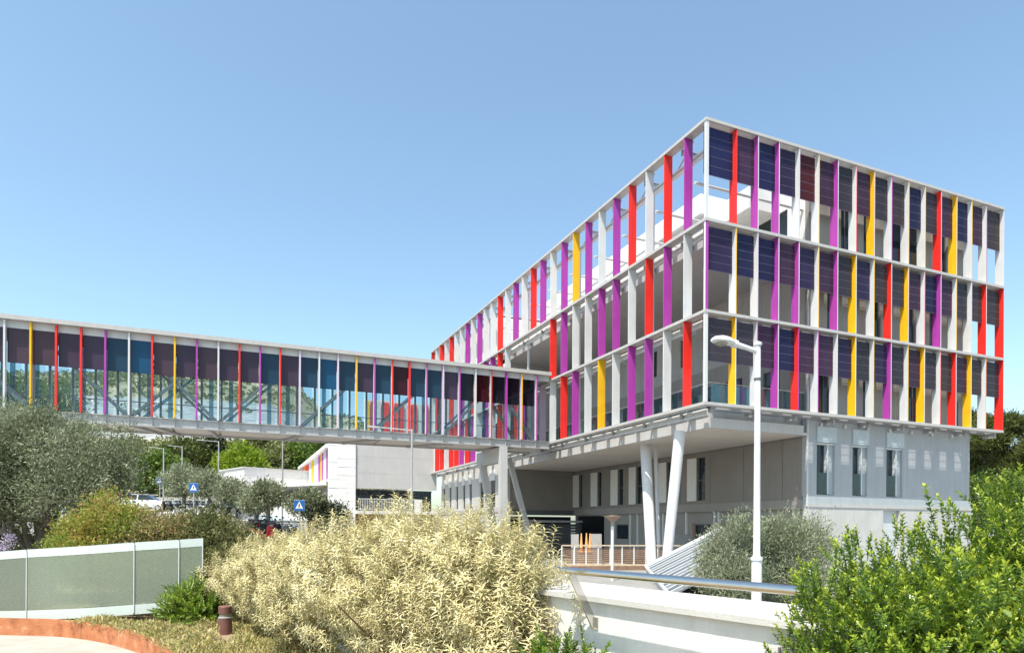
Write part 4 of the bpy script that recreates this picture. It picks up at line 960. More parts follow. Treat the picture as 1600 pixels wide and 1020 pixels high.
for i in range(4):
    rows = {'glass_panel': (.14, .88), 'top_band': (.885, 1.0), 'bottom_band': (0, .135)}
    pr_ = None
    for nm, (f0, f1) in rows.items():
        mb = MB(); ns = 7
        for s_ in range(ns + 1):
            px = cuts[i] + .9 + (cuts[i + 1] - cuts[i] - 1.8) * s_ / ns
            d = np.interp(px, [g_[0] for g_ in GP], [g_[1] for g_ in GP]); yt = np.interp(px, [g_[0] for g_ in GP], [g_[2] for g_ in GP]); yb = np.interp(px, [g_[0] for g_ in GP], [g_[3] for g_ in GP])
            zb, zt_ = Pz(px, d, yb) - .03, Pz(px, d, yt); q = site(px, d); th = FW * (.018 if nm == 'glass_panel' else .024); off = FW * (0 if nm == 'glass_panel' else -.003)
            za, zc = zb + (zt_ - zb) * f0, zb + (zt_ - zb) * f1
            for (z, o_) in ((za, 0), (zc, 0), (zc, 1), (za, 1)): v = q + off + th * o_; mb.v.append((v.x, v.y, z))
        for s_ in range(ns):
            for j in range(4): mb.f.append((s_ * 4 + j, s_ * 4 + 4 + j, s_ * 4 + 4 + (j + 1) % 4, s_ * 4 + (j + 1) % 4)); mb.m.append(0)
        mb.f.append((0, 1, 2, 3)); mb.m.append(0); e_ = ns * 4; mb.f.append((e_ + 3, e_ + 2, e_ + 1, e_)); mb.m.append(0)
        par = gb if pr_ is None else pr_
        o = part(par, nm, mb, M['frit'] if nm == 'glass_panel' else M['fritw'])
        if pr_ is None: pr_ = o
for px in (42, 210, 280, 317):
    d = np.interp(px, [g_[0] for g_ in GP], [g_[1] for g_ in GP]); q = site(px, d - .01); yt = np.interp(px, [g_[0] for g_ in GP], [g_[2] for g_ in GP]); yb = np.interp(px, [g_[0] for g_ in GP], [g_[3] for g_ in GP])
    part(gb, 'joint_strip', MB().beam((q.x, q.y, Pz(px, d, yb)), (q.x, q.y, Pz(px, d, yt) - .02), .012, .02, up=tuple(FW)), M['frame'])
ce = thing('corten_edging', 'rusty orange steel edging curving round the planting bed', 'edging', (CORT[3][0], CORT[3][1], G0))
ap = arc_pts([Vector(c) for c in CORT]); segs = [(0, 11), (11, 22), (22, 34), (34, 46), (46, 58), (58, len(ap) - 1)]
for a, b_ in segs:
    mb = MB()
    for k in range(a, b_ + 1):
        tt = (ap[min(k + 1, len(ap) - 1)] - ap[max(k - 1, 0)]).normalized(); nn = Vector((tt.y, -tt.x))
        if k == a: c0 = ap[k] + tt * .006
        elif k == b_: c0 = ap[k] - tt * .006
        else: c0 = ap[k]
        for (o_, z) in ((-.012, G0), (-.012, .05), (.012, .05), (.012, G0)): mb.v.append((c0.x + nn.x * o_, c0.y + nn.y * o_, z))
    for k in range(b_ - a):
        for j in range(4): mb.f.append((k * 4 + j, k * 4 + (j + 1) % 4, k * 4 + 4 + (j + 1) % 4, k * 4 + 4 + j)); mb.m.append(0)
    mb.f.append((3, 2, 1, 0)); mb.m.append(0); e_ = (b_ - a) * 4; mb.f.append((e_, e_ + 1, e_ + 2, e_ + 3)); mb.m.append(0)
    part(ce, 'steel_plate', mb, M['rust'])
p = site(353, 10.15)
bo = thing('bollard_light', 'short brown bollard light in front of the cream shrub', 'bollard', (p.x, p.y, 0))
part(bo, 'post', MB().lathe([(.098, 0), (.098, .235), (.085, .24)], 20, (p.x, p.y, 0)), M['boll'], smooth=True)
part(bo, 'light_window', MB().lathe([(.088, .24), (.088, .315)], 20, (p.x, p.y, 0)), M['lens'], smooth=True)
part(bo, 'ring', MB().lathe([(.10, .243), (.102, .25), (.102, .262), (.09, .268)], 20, (p.x, p.y, 0)), M['galv'], smooth=True)
part(bo, 'cap', MB().lathe([(.098, .315), (.100, .33), (.100, .42), (.09, .43), (.0, .432)], 20, (p.x, p.y, 0)), M['boll'], smooth=True)
# ------------------------------------------------------------------ foliage
def leaf_tpl(L, W, fold=.25, curl=.35, seg=3):
    """leaf along +Y, normal +Z"""
    v, f = [], []
    prof = {2: [(.0, .15), (.5, 1), (1, 0)], 3: [(0, .12), (.35, 1), (.7, .75), (1, .04)], 1: None}[seg]
    for t_, w_ in prof:
        z = -curl * L * t_ * t_
        v += [(-W / 2 * w_, L * t_, z + fold * W / 2 * w_), (0, L * t_, z), (W / 2 * w_, L * t_, z + fold * W / 2 * w_)]
    for i in range(len(prof) - 1):
        a = i * 3; f += [(a, a + 1, a + 4, a + 3), (a + 1, a + 2, a + 5, a + 4)]
    return np.array(v, float), np.array(f, int)
def diamond(L, W):
    return np.array([(0, 0, 0), (W / 2, L * .5, .08 * L), (0, L, 0), (-W / 2, L * .5, .08 * L)], float), np.array([(0, 1, 2, 3)], int)
def frames(dirs, spin):
    d = dirs / np.linalg.norm(dirs, axis=1, keepdims=True)
    ref = np.where(np.abs(d[:, 2:3]) < .9, np.array([[0, 0, 1.]]), np.array([[1., 0, 0]]))
    a = np.cross(d, ref); a /= np.linalg.norm(a, axis=1, keepdims=True); b_ = np.cross(a, d)
    c, s_ = np.cos(spin)[:, None], np.sin(spin)[:, None]
    x = a * c + b_ * s_; z = np.cross(x, d)
    return x, d, z
def scatter(tpl, pos, dirs, scale, spin=None):
    v, f = tpl[:2]; n_ = len(pos)
    spin = rng.uniform(0, 2 * np.pi, n_) if spin is None else spin
    x, y, z = frames(dirs, spin)
    V = pos[:, None, :] + scale[:, None, None] * (v[None, :, 0:1] * x[:, None, :] + v[None, :, 1:2] * y[:, None, :] + v[None, :, 2:3] * z[:, None, :])
    Fc = f[None] + (np.arange(n_) * len(v))[:, None, None]
    return V.reshape(-1, 3), Fc.reshape(-1, f.shape[1])
def fast_mesh(name, V, F_, mats, mi=None, smooth=False):
    me = bpy.data.meshes.new(name); me.vertices.add(len(V)); me.vertices.foreach_set('co', V.astype(np.float32).ravel())
    k = F_.shape[1]; me.loops.add(F_.size); me.loops.foreach_set('vertex_index', F_.astype(np.int32).ravel())
    me.polygons.add(len(F_)); me.polygons.foreach_set('loop_start', np.arange(0, F_.size, k, dtype=np.int32))
    for x in mats: me.materials.append(x)
    if mi is not None: me.polygons.foreach_set('material_index', np.asarray(mi, np.int32))
    if smooth: me.polygons.foreach_set('use_smooth', np.ones(len(F_), bool))
    me.update(calc_edges=True); return me
def blob_points(blobs, n_, lo=.72, hi=1.04, lump=.12):
    """points near the surfaces of ellipsoids (cx,cy,cz,rx,ry,rz), outward directions"""
    B = np.array(blobs, float); wt = B[:, 3] * B[:, 4] + B[:, 4] * B[:, 5]; wt /= wt.sum()
    k = rng.choice(len(B), n_, p=wt); u = rng.normal(size=(n_, 3)); u /= np.linalg.norm(u, axis=1, keepdims=True)
    rr = rng.uniform(lo, hi, n_)
    lumpv = 1 + lump * (np.sin(u[:, 0] * 5 + k) * np.cos(u[:, 1] * 6 + 2 * k) + np.sin(u[:, 2] * 7 + k * 1.7) * .7)
    P = B[k, :3] + u * B[k, 3:6] * (rr * lumpv)[:, None]
    # drop points deep inside other blobs
    keep = np.ones(n_, bool)
    for j in range(len(B)):
        q = np.linalg.norm((P - B[j, :3]) / B[j, 3:6], axis=1); keep &= ~((q < lo * .8) & (k != j))
    return P[keep], u[keep]
def crown(blobs, n_clump, per, leaf, spread, up=.4, jit=.9, sc=(.7, 1.25), lo=.6, hi=1.05, zmin=None, lump=.12):
    P, u = blob_points(blobs, n_clump, lo, hi, lump)
    ci = np.repeat(np.arange(len(P)), per)
    pos = P[ci] + rng.normal(size=(len(ci), 3)) * spread
    d = u[ci] + np.array([0, 0, up]) + rng.normal(size=(len(ci), 3)) * jit
    if zmin is not None:
        kz = pos[:, 2] > zmin; pos, d = pos[kz], d[kz]
    return scatter(leaf, pos, d, rng.uniform(sc[0], sc[1], len(pos)))
def limbs(base, blobs, r0, n_=5, wob=.15, m=0, sub=2):
    mb = MB(); base = Vector(base)
    for i in range(n_):
        b_ = blobs[i % len(blobs)]
        e_ = Vector((b_[0], b_[1], b_[2])) + Vector(rng.normal(size=3)) * .25 * min(b_[3:6]); pts = [base]
        for t_ in (.3, .6, 1.0):
            q = base.lerp(e_, t_); q += Vector(rng.normal(size=3)) * wob * (1 if t_ < 1 else .3); q.z = base.z + (e_.z - base.z) * t_ ** .8; pts.append(q)
        rr = r0 * random.uniform(.6, 1); mb.tube(pts, [rr, rr * .75, rr * .5, rr * .2], 8, m)
        for s_ in range(sub):
            e2 = pts[2] + Vector((rng.normal(), rng.normal(), abs(rng.normal()))) * .7 * min(b_[3:6]); mb.tube([pts[2], pts[2].lerp(e2, .5) + Vector(rng.normal(size=3)) * .05, e2], [rr * .4, rr * .25, rr * .08], 6, m)
    return mb
def plant(name, label, cat, loc, blobs, leafm, tpl, nclump, per, spread, trunk=None, barkm='bark', group=None, up=.4, jit=.9, sc=(.7, 1.25), lo=.6, hi=1.05, crownname='crown', r0=.1, nl=6, fork=None, lump=.12, zmin=None, wob=.15):
    t_ = thing(name, label, cat, loc, group=group)
    V, F_ = crown(blobs, nclump, per, tpl, spread, up, jit, sc, lo, hi, zmin, lump)
    V = V - np.array(loc)
    link(crownname, fast_mesh(crownname, V, F_, [M[leafm]]), t_)
    base = Vector(loc)
    fk = Vector(fork) if fork else base
    mb = limbs(fk, blobs, r0, nl, wob=wob)
    if fork:
        mid = base.lerp(fk, .5) + Vector((.06, .04, 0)); mb.tube([base - Vector((0, 0, .1)), mid, fk], [r0 * 1.5, r0 * 1.2, r0 * 1.05], 10)
    part(t_, 'trunk' if name.endswith('tree') else 'stem', mb, M[barkm], smooth=True)
    return t_
S = lambda px, d, y: (lambda q: (q.x, q.y, Pz(px, d, y)))(site(px, d))
def blob(px, d, y, rx, rz, ry=None): x, y_, z = S(px, d, y); return (x, y_, z, rx, ry or rx, rz)
# big olive tree on the left
ol = diamond(.075, .020)
bl = [blob(60, 14, 720, 1.15, .9), blob(130, 14.2, 735, .95, .85), blob(-10, 13.8, 715, 1.1, 1.0), blob(175, 14.4, 760, .62, .55), blob(100, 13.5, 775, .8, .6), blob(20, 13.6, 790, .8, .6), blob(-70, 14, 740, 1.0, 1.0), blob(90, 14.5, 690, .8, .55), blob(190, 14.6, 715, .5, .5), blob(40, 14.2, 672, .6, .35)]
p = site(66, 14.0, 0)
plant('olive_tree', 'large grey-green olive tree with twin trunks behind the glass balustrade', 'tree', tuple(p), bl, 'olive', ol, 4600, 16, .085, r0=.13, nl=10, fork=(p.x, p.y, .75), up=.5, jit=.8, sc=(.75, 1.3), lo=.4, lump=.26)
p = site(22, 13.7, 0); bl2 = [blob(15, 13.6, 770, .7, .6), blob(-30, 13.7, 790, .6, .5)]
plant('olive_tree', 'smaller olive tree with slender dark trunk at the left edge behind the balustrade', 'tree', tuple(p), bl2, 'olive', ol, 900, 14, .10, r0=.08, nl=4, fork=(p.x, p.y, .9), up=.5, jit=.8, lo=.4)
# bushes behind the balustrade
nl_ = diamond(.062, .028)
def bush(label, bl, lm, n_, per, tpl=nl_, spread=.07, name='shrub', loc=None, **k):
    c = np.array(bl)[0]; p_ = (float(c[0]), float(c[1]), loc if loc is not None else 0.0)
    return plant(name, label, 'shrub', p_, bl, lm, tpl, n_, per, spread, r0=.025, nl=8, barkm='twig', crownname='foliage', **k)
bush('orange-tipped green bush beside the big olive tree', [blob(165, 12.7, 832, .55, .62), blob(200, 12.6, 836, .45, .45), blob(125, 12.8, 850, .45, .40), blob(150, 12.6, 880, .8, .55)], 'nandina', 2300, 14, up=.7)
bush('russet brown-green bush behind the right half of the glass balustrade', [blob(245, 12.6, 845, .5, .45), blob(215, 12.6, 860, .45, .38), blob(285, 12.6, 850, .45, .44), blob(240, 12.5, 890, .8, .55)], 'brownleaf', 2300, 14, up=.7)
bush('dark olive-green bush at the right end of the glass balustrade', [blob(335, 12.6, 850, .5, .56), blob(375, 12.5, 865, .38, .45), blob(300, 12.8, 845, .42, .45), blob(345, 12.4, 900, .65, .55)], 'darkleaf', 2400, 14, up=.7)
bush('dark leafy hedge under the big olive tree', [blob(80, 14.9, 868, .6, .4), blob(30, 14.8, 870, .6, .4), blob(-30, 14.8, 870, .7, .4), blob(120, 15, 865, .5, .35)], 'green', 900, 12, tpl=diamond(.07, .04), up=.5)
bush('pale lilac flowering plant at the left edge beside the olive trunk', [blob(14, 12.9, 852, .09, .08), blob(3, 12.8, 866, .09, .08)], 'lav', 36, 10, tpl=diamond(.035, .025), spread=.03)
# shoots: leaves arranged along a stem
def shoot_tpl(L, leaf, n_, start=.15, ang0=1.15, ang1=.45, pairs=False):
    Vs, Fs = [], []; o_ = 0; v, f = leaf
    # stem as a thin strip
    sv = np.array([(-.004, 0, 0), (.004, 0, 0), (.003, L, 0), (-.003, L, 0)]); Vs.append(sv); Fs.append(np.array([(0, 1, 2, 3)])); o_ = 4; Ms = [np.zeros(1, int)]
    for i in range(n_):
        t_ = start + (1 - start) * (i + .5) / n_; az = i * 2.4 if not pairs else (i // 2) * 1.57 + (i % 2) * math.pi
        an = ang0 + (ang1 - ang0) * t_; d = np.array([[math.sin(an) * math.cos(az), math.cos(an), math.sin(an) * math.sin(az)]])
        # leaf upper side faces the shoot tip
        y = d / np.linalg.norm(d); up = np.array([[0, 1., 0]]); z = up - y * (up * y).sum(); z /= np.linalg.norm(z); x = np.cross(y, z)
        s_ = .75 + .5 * math.sin(math.pi * min(t_, .85))
        vv = np.array([[0, L * t_, 0]]) + s_ * (v[:, 0:1] * x + v[:, 1:2] * y + v[:, 2:3] * z)
        Vs.append(vv); Fs.append(f + o_); o_ += len(v); Ms.append(np.full(len(f), int(i >= n_ * .74)))
    return np.concatenate(Vs), np.concatenate(Fs), np.concatenate(Ms)
def shoot_shrub(name, label, loc, blobs, tpls, mats_, n_, up, jit, sc, near=300, lo=.55, hi=1.0, tip=None, lump=.1, r0=.02, inner=None, spikes=()):
    t_ = thing(name, label, 'shrub', loc); L0 = np.array(loc)
    P, u = blob_points(blobs, n_, lo, hi, lump)
    kz = P[:, 2] > loc[2] + .03; P, u = P[kz], u[kz]
    d = u + np.array([0, 0, up]) + rng.normal(size=P.shape) * jit; s_ = rng.uniform(sc[0], sc[1], len(P))
    if len(spikes):
        sp = np.array(spikes); P = np.concatenate([P, sp[:, :3]]); d = np.concatenate([d, np.tile([[0, 0, 1.]], (len(sp), 1)) + rng.normal(size=(len(sp), 3)) * .12]); s_ = np.concatenate([s_, sp[:, 3]]); u = np.concatenate([u, np.tile([[0, 0, 1.]], (len(sp), 1))])
    v_ = P - np.array(EYE); dist = np.linalg.norm(v_, axis=1); facing = -(u * v_).sum(1) / dist
    # nearest shoots that face the viewer and lie in view become parts of their own
    dep = v_ @ np.array(FW); lat = v_ @ np.array(RT); pxx = 800 + 1042.6 * lat / np.maximum(dep, .1); pyy = 823 - 1042.6 * v_[:, 2] / np.maximum(dep, .1)
    vis = (dep > .3) & (pxx > 0) & (pxx < 1600) & (pyy > 0) & (pyy < 1020)
    score = s_ / dist + np.where(vis & (facing > .1), 10, 0) + np.where(vis, 1, 0)
    order = np.argsort(-score); nearI = order[:near]; farI = order[near:]
    two = mats_[1] is not None
    mes = [fast_mesh(name + '_shoot', tp[0], tp[1], [x_ for x_ in mats_ if x_], tp[2] if two else None, smooth=True) for tp in tpls]
    x, y, z = frames(d, rng.uniform(0, 6.28, len(P)))
    kinds = rng.integers(0, len(tpls), len(P)) if tip is None else np.where(rng.random(len(P)) < tip, 1, 0)
    for i in nearI:
        o = bpy.data.objects.new('leafy_shoot', mes[kinds[i]]); COL.objects.link(o); o.parent = t_
        mt = Matrix(((x[i, 0], y[i, 0], z[i, 0]), (x[i, 1], y[i, 1], z[i, 1]), (x[i, 2], y[i, 2], z[i, 2])))
        o.matrix_local = Matrix.LocRotScale(Vector(P[i] - L0), mt.to_quaternion(), Vector((s_[i],) * 3))
    Vs, Fs, mi, o_ = [], [], [], 0
    for k, tp in enumerate(tpls):
        I = farI[kinds[farI] == k]
        if not len(I): continue
        V, F_ = scatter(tp, P[I] - L0, d[I], s_[I]); Vs.append(V); Fs.append(F_ + o_); o_ += len(V); mi.append(np.tile(tp[2] if two else tp[2] * 0, len(I)))
    if inner is not None:
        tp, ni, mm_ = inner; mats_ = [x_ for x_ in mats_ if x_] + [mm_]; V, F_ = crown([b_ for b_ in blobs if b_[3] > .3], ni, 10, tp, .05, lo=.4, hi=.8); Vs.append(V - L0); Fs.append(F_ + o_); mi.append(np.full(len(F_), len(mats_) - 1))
    link('foliage', fast_mesh('foliage', np.concatenate(Vs), np.concatenate(Fs), [x_ for x_ in mats_ if x_], np.concatenate(mi), True), t_, kind='stuff')
    mb = MB()
    for b_ in blobs:
        for j in range(7):
            a = Vector((b_[0] + rng.normal() * .15 * b_[3], b_[1] + rng.normal() * .15 * b_[4], loc[2] - .05)); e_ = Vector((b_[0] + rng.normal() * .45 * b_[3], b_[1] + rng.normal() * .45 * b_[4], b_[2] + rng.uniform(.0, .6) * b_[5]))
            mb.tube([a, a.lerp(e_, .5) + Vector(rng.normal(size=3)) * .06, e_], [r0, r0 * .7, r0 * .3], 6)
    part(t_, 'stem', mb, M['twig'], kind='stuff')
    return t_
def gblob(px, d, ytop, rx, ry=None, base=0.0, ov=.0):
    q = site(px, d); zt_ = Pz(px, d, ytop); cz = base + (zt_ - base) * .5; return (q.x, q.y, cz + ov, rx, ry or rx, (zt_ - base) * .5)
# cream shrub: an elongated mass of arching pale shoots
cream_leaf = leaf_tpl(.058, .0125, .35, .85, 3)
cl = [shoot_tpl(.21, cream_leaf, 22, .02, 1.15, .45), shoot_tpl(.16, leaf_tpl(.048, .012, .35, 1.0, 3), 18, .02, 1.2, .4)]
cb_ = [gblob(345, 11.9, 876, .55), gblob(405, 11.3, 854, .72), gblob(455, 9.9, 838, .80), gblob(520, 8.6, 822, .92), gblob(600, 7.5, 806, .98), gblob(665, 6.8, 802, .92), gblob(725, 6.1, 800, .80), gblob(768, 5.6, 812, .62), gblob(805, 5.1, 838, .38), gblob(822, 4.8, 890, .24)]
p = site(600, 7.5)
spk = [(*S(px, d, y), s_) for px, d, y, s_ in ((588, 7.3, 806, 1.2), (624, 7.2, 806, 1.1), (748, 6, 806, 1.15), (700, 6.5, 800, 1.1), (812, 5.2, 845, .9), (838, 5.0, 850, .9), (860, 4.9, 862, .9), (903, 4.5, 985, .8), (898, 4.5, 955, .9), (890, 4.6, 925, .8), (868, 4.8, 900, .9), (872, 4.2, 893, .9), (884, 4.15, 905, .8), (862, 4.2, 915, .9), (878, 4.2, 925, .8), (520, 8.6, 830, 1.2), (478, 9.5, 840, 1.1))]
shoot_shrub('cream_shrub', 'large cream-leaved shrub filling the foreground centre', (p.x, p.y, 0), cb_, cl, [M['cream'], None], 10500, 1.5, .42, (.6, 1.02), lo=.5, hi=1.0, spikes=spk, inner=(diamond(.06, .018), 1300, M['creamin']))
# glossy green shrub on the right
gl_ = leaf_tpl(.040, .020, .25, .25, 2)
gt = [shoot_tpl(.24, gl_, 26, .03, 1.15, .5, True), shoot_tpl(.17, leaf_tpl(.034, .018, .25, .2, 2), 14, .1, 1.05, .35, True)]
gb_ = [gblob(1318, 3.25, 895, .26), gblob(1385, 3.2, 850, .36), gblob(1455, 3.1, 832, .44), gblob(1535, 3.0, 806, .50), gblob(1625, 3.0, 772, .56), gblob(1430, 2.7, 910, .45), gblob(1520, 2.6, 870, .5), gblob(1266, 3.25, 912, .17), gblob(1290, 2.8, 905, .16), gblob(1700, 2.9, 760, .6)]
p = site(1480, 3.0)
spk = [(*S(px, d, y), s_) for px, d, y, s_ in ((1460, 3.1, 815, .8), (1305, 3.2, 895, .7), (1330, 3.2, 880, .7), (1255, 3.3, 925, .7), (1246, 3.3, 950, .7), (1282, 3.25, 905, .7), (1355, 3.1, 860, .6), (1240, 3.3, 975, .7), (1232, 3.2, 1012, .7))]
shoot_shrub('green_shrub', 'glossy green shrub with yellow-green tips in the right foreground', (p.x, p.y, 0), gb_, gt, [M['green'], M['tip']], 12500, 1.0, .42, (.4, .72), lo=.5, hi=1.02, tip=.4, spikes=spk, inner=(diamond(.036, .02), 4200, M['green']))
p = site(290, 11.0)
shoot_shrub('green_shrub', 'small bright green shrub between the glass balustrade and the cream shrub', (p.x, p.y, 0), [gblob(298, 11.0, 918, .24), gblob(316, 10.9, 950, .26), gblob(278, 11.1, 945, .22)], gt, [M['green'], None], 420, .8, .5, (.8, 1.2), near=60, tip=.1)
p = site(895, 4.25)
shoot_shrub('green_shrub', 'low green shrub at the foot of the white wall', (p.x, p.y, .35), [gblob(880, 4.25, 1012, .20, base=.35), gblob(922, 4.1, 1016, .15, base=.35), gblob(850, 4.3, 1018, .2, base=.35)], gt, [M['green'], None], 260, .8, .5, (.6, .9), near=60, tip=.1)
# olive bushes behind the wall
op = diamond(.085, .022)
def olive_bush(label, bl, n_):
    c = bl[0]; return plant('olive_bush', label, 'bush', (c[0], c[1], G0), bl, 'olivep', op, n_, 15, .10, r0=.05, nl=8, barkm='bark', crownname='foliage', up=.7, jit=.75, lo=.45, sc=(.75, 1.3))
olive_bush('grey-green olive bush left of the tall street lamp', [blob(1145, 16.2, 858, .78, .72), blob(1165, 16.2, 835, .5, .5), blob(1125, 16.0, 880, .6, .55), blob(1150, 15.6, 905, .85, .6)], 1500)
olive_bush('larger grey-green olive bush right of the tall street lamp', [blob(1225, 16.8, 855, .95, .85), blob(1262, 17, 850, .7, .75), blob(1205, 16.6, 835, .45, .45), blob(1240, 16.3, 900, 1.0, .7)], 1900)
# row of olive trees in the car park
orow = [(285, 52, 757, 34, 'round pale olive tree leftmost in the car park row'), (325, 50, 762, 28, 'second olive tree in the car park row, above the scooters'), (363, 48, 774, 26, 'third olive tree in the car park row, above the scooters'), (398, 44, 788, 20, 'small olive tree in front of the retaining wall with thin trunk'), (416, 42, 776, 25, 'olive tree with a clear dark trunk before the white retaining wall'), (482, 42, 790, 27, 'rightmost olive tree behind the blue crossing sign')]
oq = diamond(.22, .075)
for px, d, y, rp, lab in orow:
    r = rp / 1042.6 * d; p = site(px, d); g0 = gz(p)
    bl = [blob(px, d, y, r * .8, r * .62), blob(px - rp * .45, d, y + 4, r * .6, r * .5), blob(px + rp * .45, d, y + 4, r * .6, r * .5), blob(px, d, y - rp * .3, r * .6, r * .42)]
    plant('olive_tree', lab, 'tree', (p.x, p.y, g0), bl, 'olivep' if px < 400 else 'olive', oq, 620, 9, .2, r0=.13, nl=5, fork=(p.x + .1, p.y, max(g0 + .7, bl[0][2] - r * .75)), up=.5, jit=.8, group='olive trees in the car park', lump=.18, wob=.1)
p = site(515, 42); plant('dark_shrub', 'dark green rounded shrub beside the rightmost olive tree', 'shrub', (p.x, p.y, gz(p)), [blob(505, 42, 803, .9, .8), blob(530, 42, 806, .75, .6), blob(515, 42, 825, 1.3, 1.0)], 'cypress', diamond(.16, .09), 500, 9, .15, r0=.06, nl=5, crownname='foliage')
# trees on the slope behind
tl_ = diamond(.55, .30)
def far_tree(name, label, px, d, ytop, ybot, rp, lm, n_=500, per=9, tpl=tl_, narrow=False, group=None):
    p = site(px, d); g0 = gz(p); zt_, zb = Pz(px, d, ytop), max(Pz(px, d, ybot), g0 + .5); r = rp / 1042.6 * d; h = zt_ - zb
    bl = [(p.x, p.y, zb + h * .5, r * .75, r * .75, h * .5)]
    if not narrow:
        for j in range(6):
            a = j * 1.05 + px; bl.append((p.x + math.cos(a) * r * .6, p.y + math.sin(a) * r * .6, zb + h * (.3 + .4 * ((j * 37) % 7) / 7), r * .45, r * .45, h * .28))
    return plant(name, label, 'tree', (p.x, p.y, g0 - .1), bl, lm, tpl, n_, per, .4, barkm='barkd', r0=.22, nl=4, fork=(p.x, p.y, g0 + max(.4, (zb - g0) * .9)), group=group, lump=.2)
far_tree('pine_tree', 'broad green umbrella pine behind the two leftmost lamps', 250, 92, 708, 775, 42, 'broad', 700)
far_tree('pine_tree', 'dark green pine right of the broad umbrella pine', 302, 98, 690, 770, 34, 'pine', 600)
far_tree('cypress_tree', 'dark cypress just left of the lime green tree', 333, 100, 684, 760, 18, 'cypress', 450, narrow=True)
far_tree('broadleaf_tree', 'lime green tree rising above the small white building', 375, 90, 700, 760, 34, 'lime', 600)
far_tree('broadleaf_tree', 'dusty green tree behind the roof of the small white building', 424, 96, 697, 765, 28, 'dusty', 500)
far_tree('broadleaf_tree', 'mid green tree left of the colour-striped building end', 461, 98, 694, 765, 28, 'broad', 500)
far_tree('broadleaf_tree', 'green tree at the left edge seen through the bridge glass', 20, 80, 600, 700, 34, 'broad', 600)
far_tree('broadleaf_tree', 'second green tree seen through the bridge glass at far left', 66, 82, 606, 700, 30, 'broad', 500)
far_tree('broadleaf_tree', 'pale dusty tree seen through the bridge glass beside the green ones', 102, 88, 618, 700, 22, 'dusty', 400)
for i, (px, d, yt, yb, rp, lm) in enumerate(sorted(((210, 112, 690, 740, 24, 'dusty'), (275, 118, 688, 735, 24, 'dusty'), (400, 118, 680, 730, 22, 'pine'), (440, 122, 678, 720, 22, 'dusty'), (180, 105, 700, 760, 26, 'broad'), (490, 118, 676, 720, 22, 'broad'), (230, 100, 735, 790, 26, 'pine'), (150, 98, 700, 770, 26, 'broad'), (350, 112, 690, 740, 20, 'pine')))):
    far_tree('hillside_tree', f'bushy tree on the dry slope below the footbridge, {ORD[i]} from the left', px, d, yt, yb, rp, lm, 300, group='bushy trees on the slope')
# scrub on the hill: one mass nobody could count
dd = rng.uniform(118, 300, 2600); qq = rng.uniform(-1.2, -.16, 2600); P = np.array(EYE)[None] + np.array(FW)[None] * dd[:, None] + np.array(RT)[None] * (qq * dd)[:, None]
zz = ground_z(P[:, 0], P[:, 1]); P[:, 2] = zz
band = (zz > 20) & (zz < 38); P = P[~band | (rng.random(2600) < .12)]
ci = np.repeat(np.arange(len(P)), 26); rr = rng.uniform(.6, 1.9, len(P))[ci]; off = rng.normal(size=(len(ci), 3)); off /= np.linalg.norm(off, axis=1, keepdims=True)
off[:, 2] = np.abs(off[:, 2]) * .8; pos = P[ci] + off * rr[:, None] * rng.uniform(.6, 1, len(ci))[:, None]
V, F_ = scatter(diamond(.9, .6), pos, off + rng.normal(size=off.shape) * .6, rng.uniform(.7, 1.2, len(pos)))
o = link('hillside_scrub', fast_mesh('hillside_scrub', V, F_, [M['dusty']]), kind='stuff'); tag(o, 'low scrub scattered over the dry hillside behind the footbridge', 'scrub')
# pines on the right
def pine(label, px, d, ytop, rp, seed):
    p = site(px, d); g0 = G0; r = rp / 1042.6 * d; zt_ = Pz(px, d, ytop); rg = random.Random(seed); bl = []
    for j in range(19):
        a = rg.uniform(0, 6.28); t_ = rg.uniform(0, 1); rad = r * rg.uniform(.2, .95) * (1 - .35 * t_)
        bl.append((p.x + math.cos(a) * rad, p.y + math.sin(a) * rad, zt_ - (1 - t_) * r * 1.45 - .5, r * rg.uniform(.28, .45), r * rg.uniform(.28, .45), r * rg.uniform(.09, .15)))
    bl.append((p.x, p.y, zt_ - r * .25, r * .6, r * .6, r * .22))
    return plant('pine_tree', label, 'tree', (p.x, p.y, g0), bl, 'pine', diamond(.42, .07), 2100, 14, .22, barkm='barkd', r0=.2, nl=14, fork=(p.x, p.y, zt_ - r * 1.7), up=.7, jit=.7, lo=.3, lump=.15)
pine('spreading umbrella pine at the right edge behind the building corner', 1562, 58, 642, 62, 3)
pine('second umbrella pine partly hidden behind the building corner', 1500, 64, 640, 50, 5)
pine('dark umbrella pine filling the gap behind the building corner', 1530, 72, 672, 60, 12)
pine('umbrella pine at the far right edge of the frame', 1640, 55, 660, 60, 8)
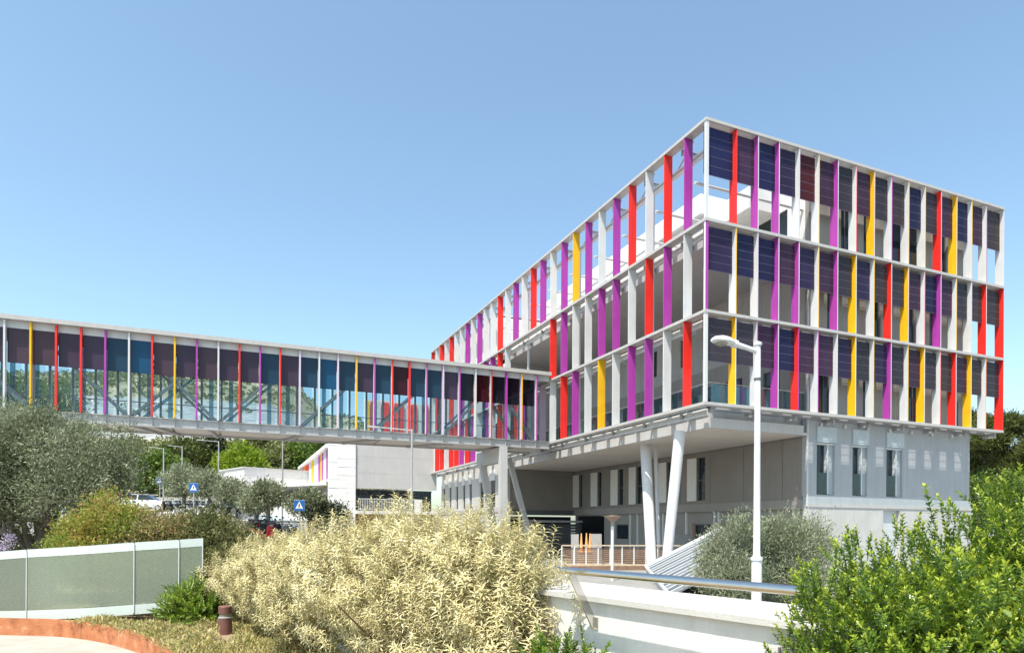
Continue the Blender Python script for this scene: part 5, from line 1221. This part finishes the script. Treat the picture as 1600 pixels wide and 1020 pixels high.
for px, d, y, lab in ((1528, 48, 742, 'light green bush under the pines beside the building corner'), (1572, 46, 740, 'second light green bush under the pines at the right edge'), (1622, 46, 748, 'dusty bush under the pine at the far right edge')):
    p = site(px, d); plant('shrub', lab, 'shrub', (p.x, p.y, G0), [blob(px, d, y + 14, 1.5, 1.2), blob(px + 18, d, y + 30, 1.3, 1.4), blob(px - 10, d, y + 50, 1.4, 1.6)], 'broad', diamond(.2, .11), 500, 10, .2, r0=.06, nl=5, barkm='twig', crownname='foliage')
# dry groundcover over the bed
def in_poly(P, poly):
    x, y = P[:, 0], P[:, 1]; c = np.zeros(len(P), bool); n_ = len(poly)
    for i in range(n_):
        x0, y0 = poly[i]; x1, y1 = poly[(i + 1) % n_]
        k = ((y0 > y) != (y1 > y)) & (x < (x1 - x0) * (y - y0) / (y1 - y0 + 1e-12) + x0); c ^= k
    return c
pts = np.column_stack([rng.uniform(-19.5, -14.2, 30000), rng.uniform(-14, -6.2, 30000)]); pts = pts[in_poly(pts, bed)]
vx = pts[:, 0] - EYE.x; vy = pts[:, 1] - EYE.y; dq = vx * FW.x + vy * FW.y; pq = 800 + 1042.6 * (vx * RT.x + vy * RT.y) / dq
nz = np.sin(pts[:, 0] * 3.1) * np.cos(pts[:, 1] * 2.7) + np.sin(pts[:, 0] * 7 + pts[:, 1] * 5) * .5
keep = (pq > 90) & ~((np.abs(pq - 353) < 22) & (dq > 8.9) & (dq < 10.4)) & (nz + rng.normal(size=len(pts)) * .6 > -.7) & (dq < np.interp(pq, [0, 90, 280, 320, 900], [11.4, 11.2, 11.2, 11.8, 12])); pts = pts[keep]
hgt = np.clip(.07 + .09 * nz[keep], .02, .26)
ci = np.repeat(np.arange(len(pts)), 7); pos = np.column_stack([pts[ci] + rng.normal(size=(len(ci), 2)) * .04, rng.uniform(0, 1, len(ci)) * hgt[ci]])
V, F_ = scatter(diamond(.075, .016), pos, np.column_stack([rng.normal(size=(len(ci), 2)) * .8, np.full(len(ci), .7)]), rng.uniform(.6, 1.5, len(ci)))
o = link('groundcover', fast_mesh('groundcover', V, F_, [M['drygrass']]), kind='stuff'); tag(o, 'dry straw-coloured groundcover over the planting bed', 'groundcover')
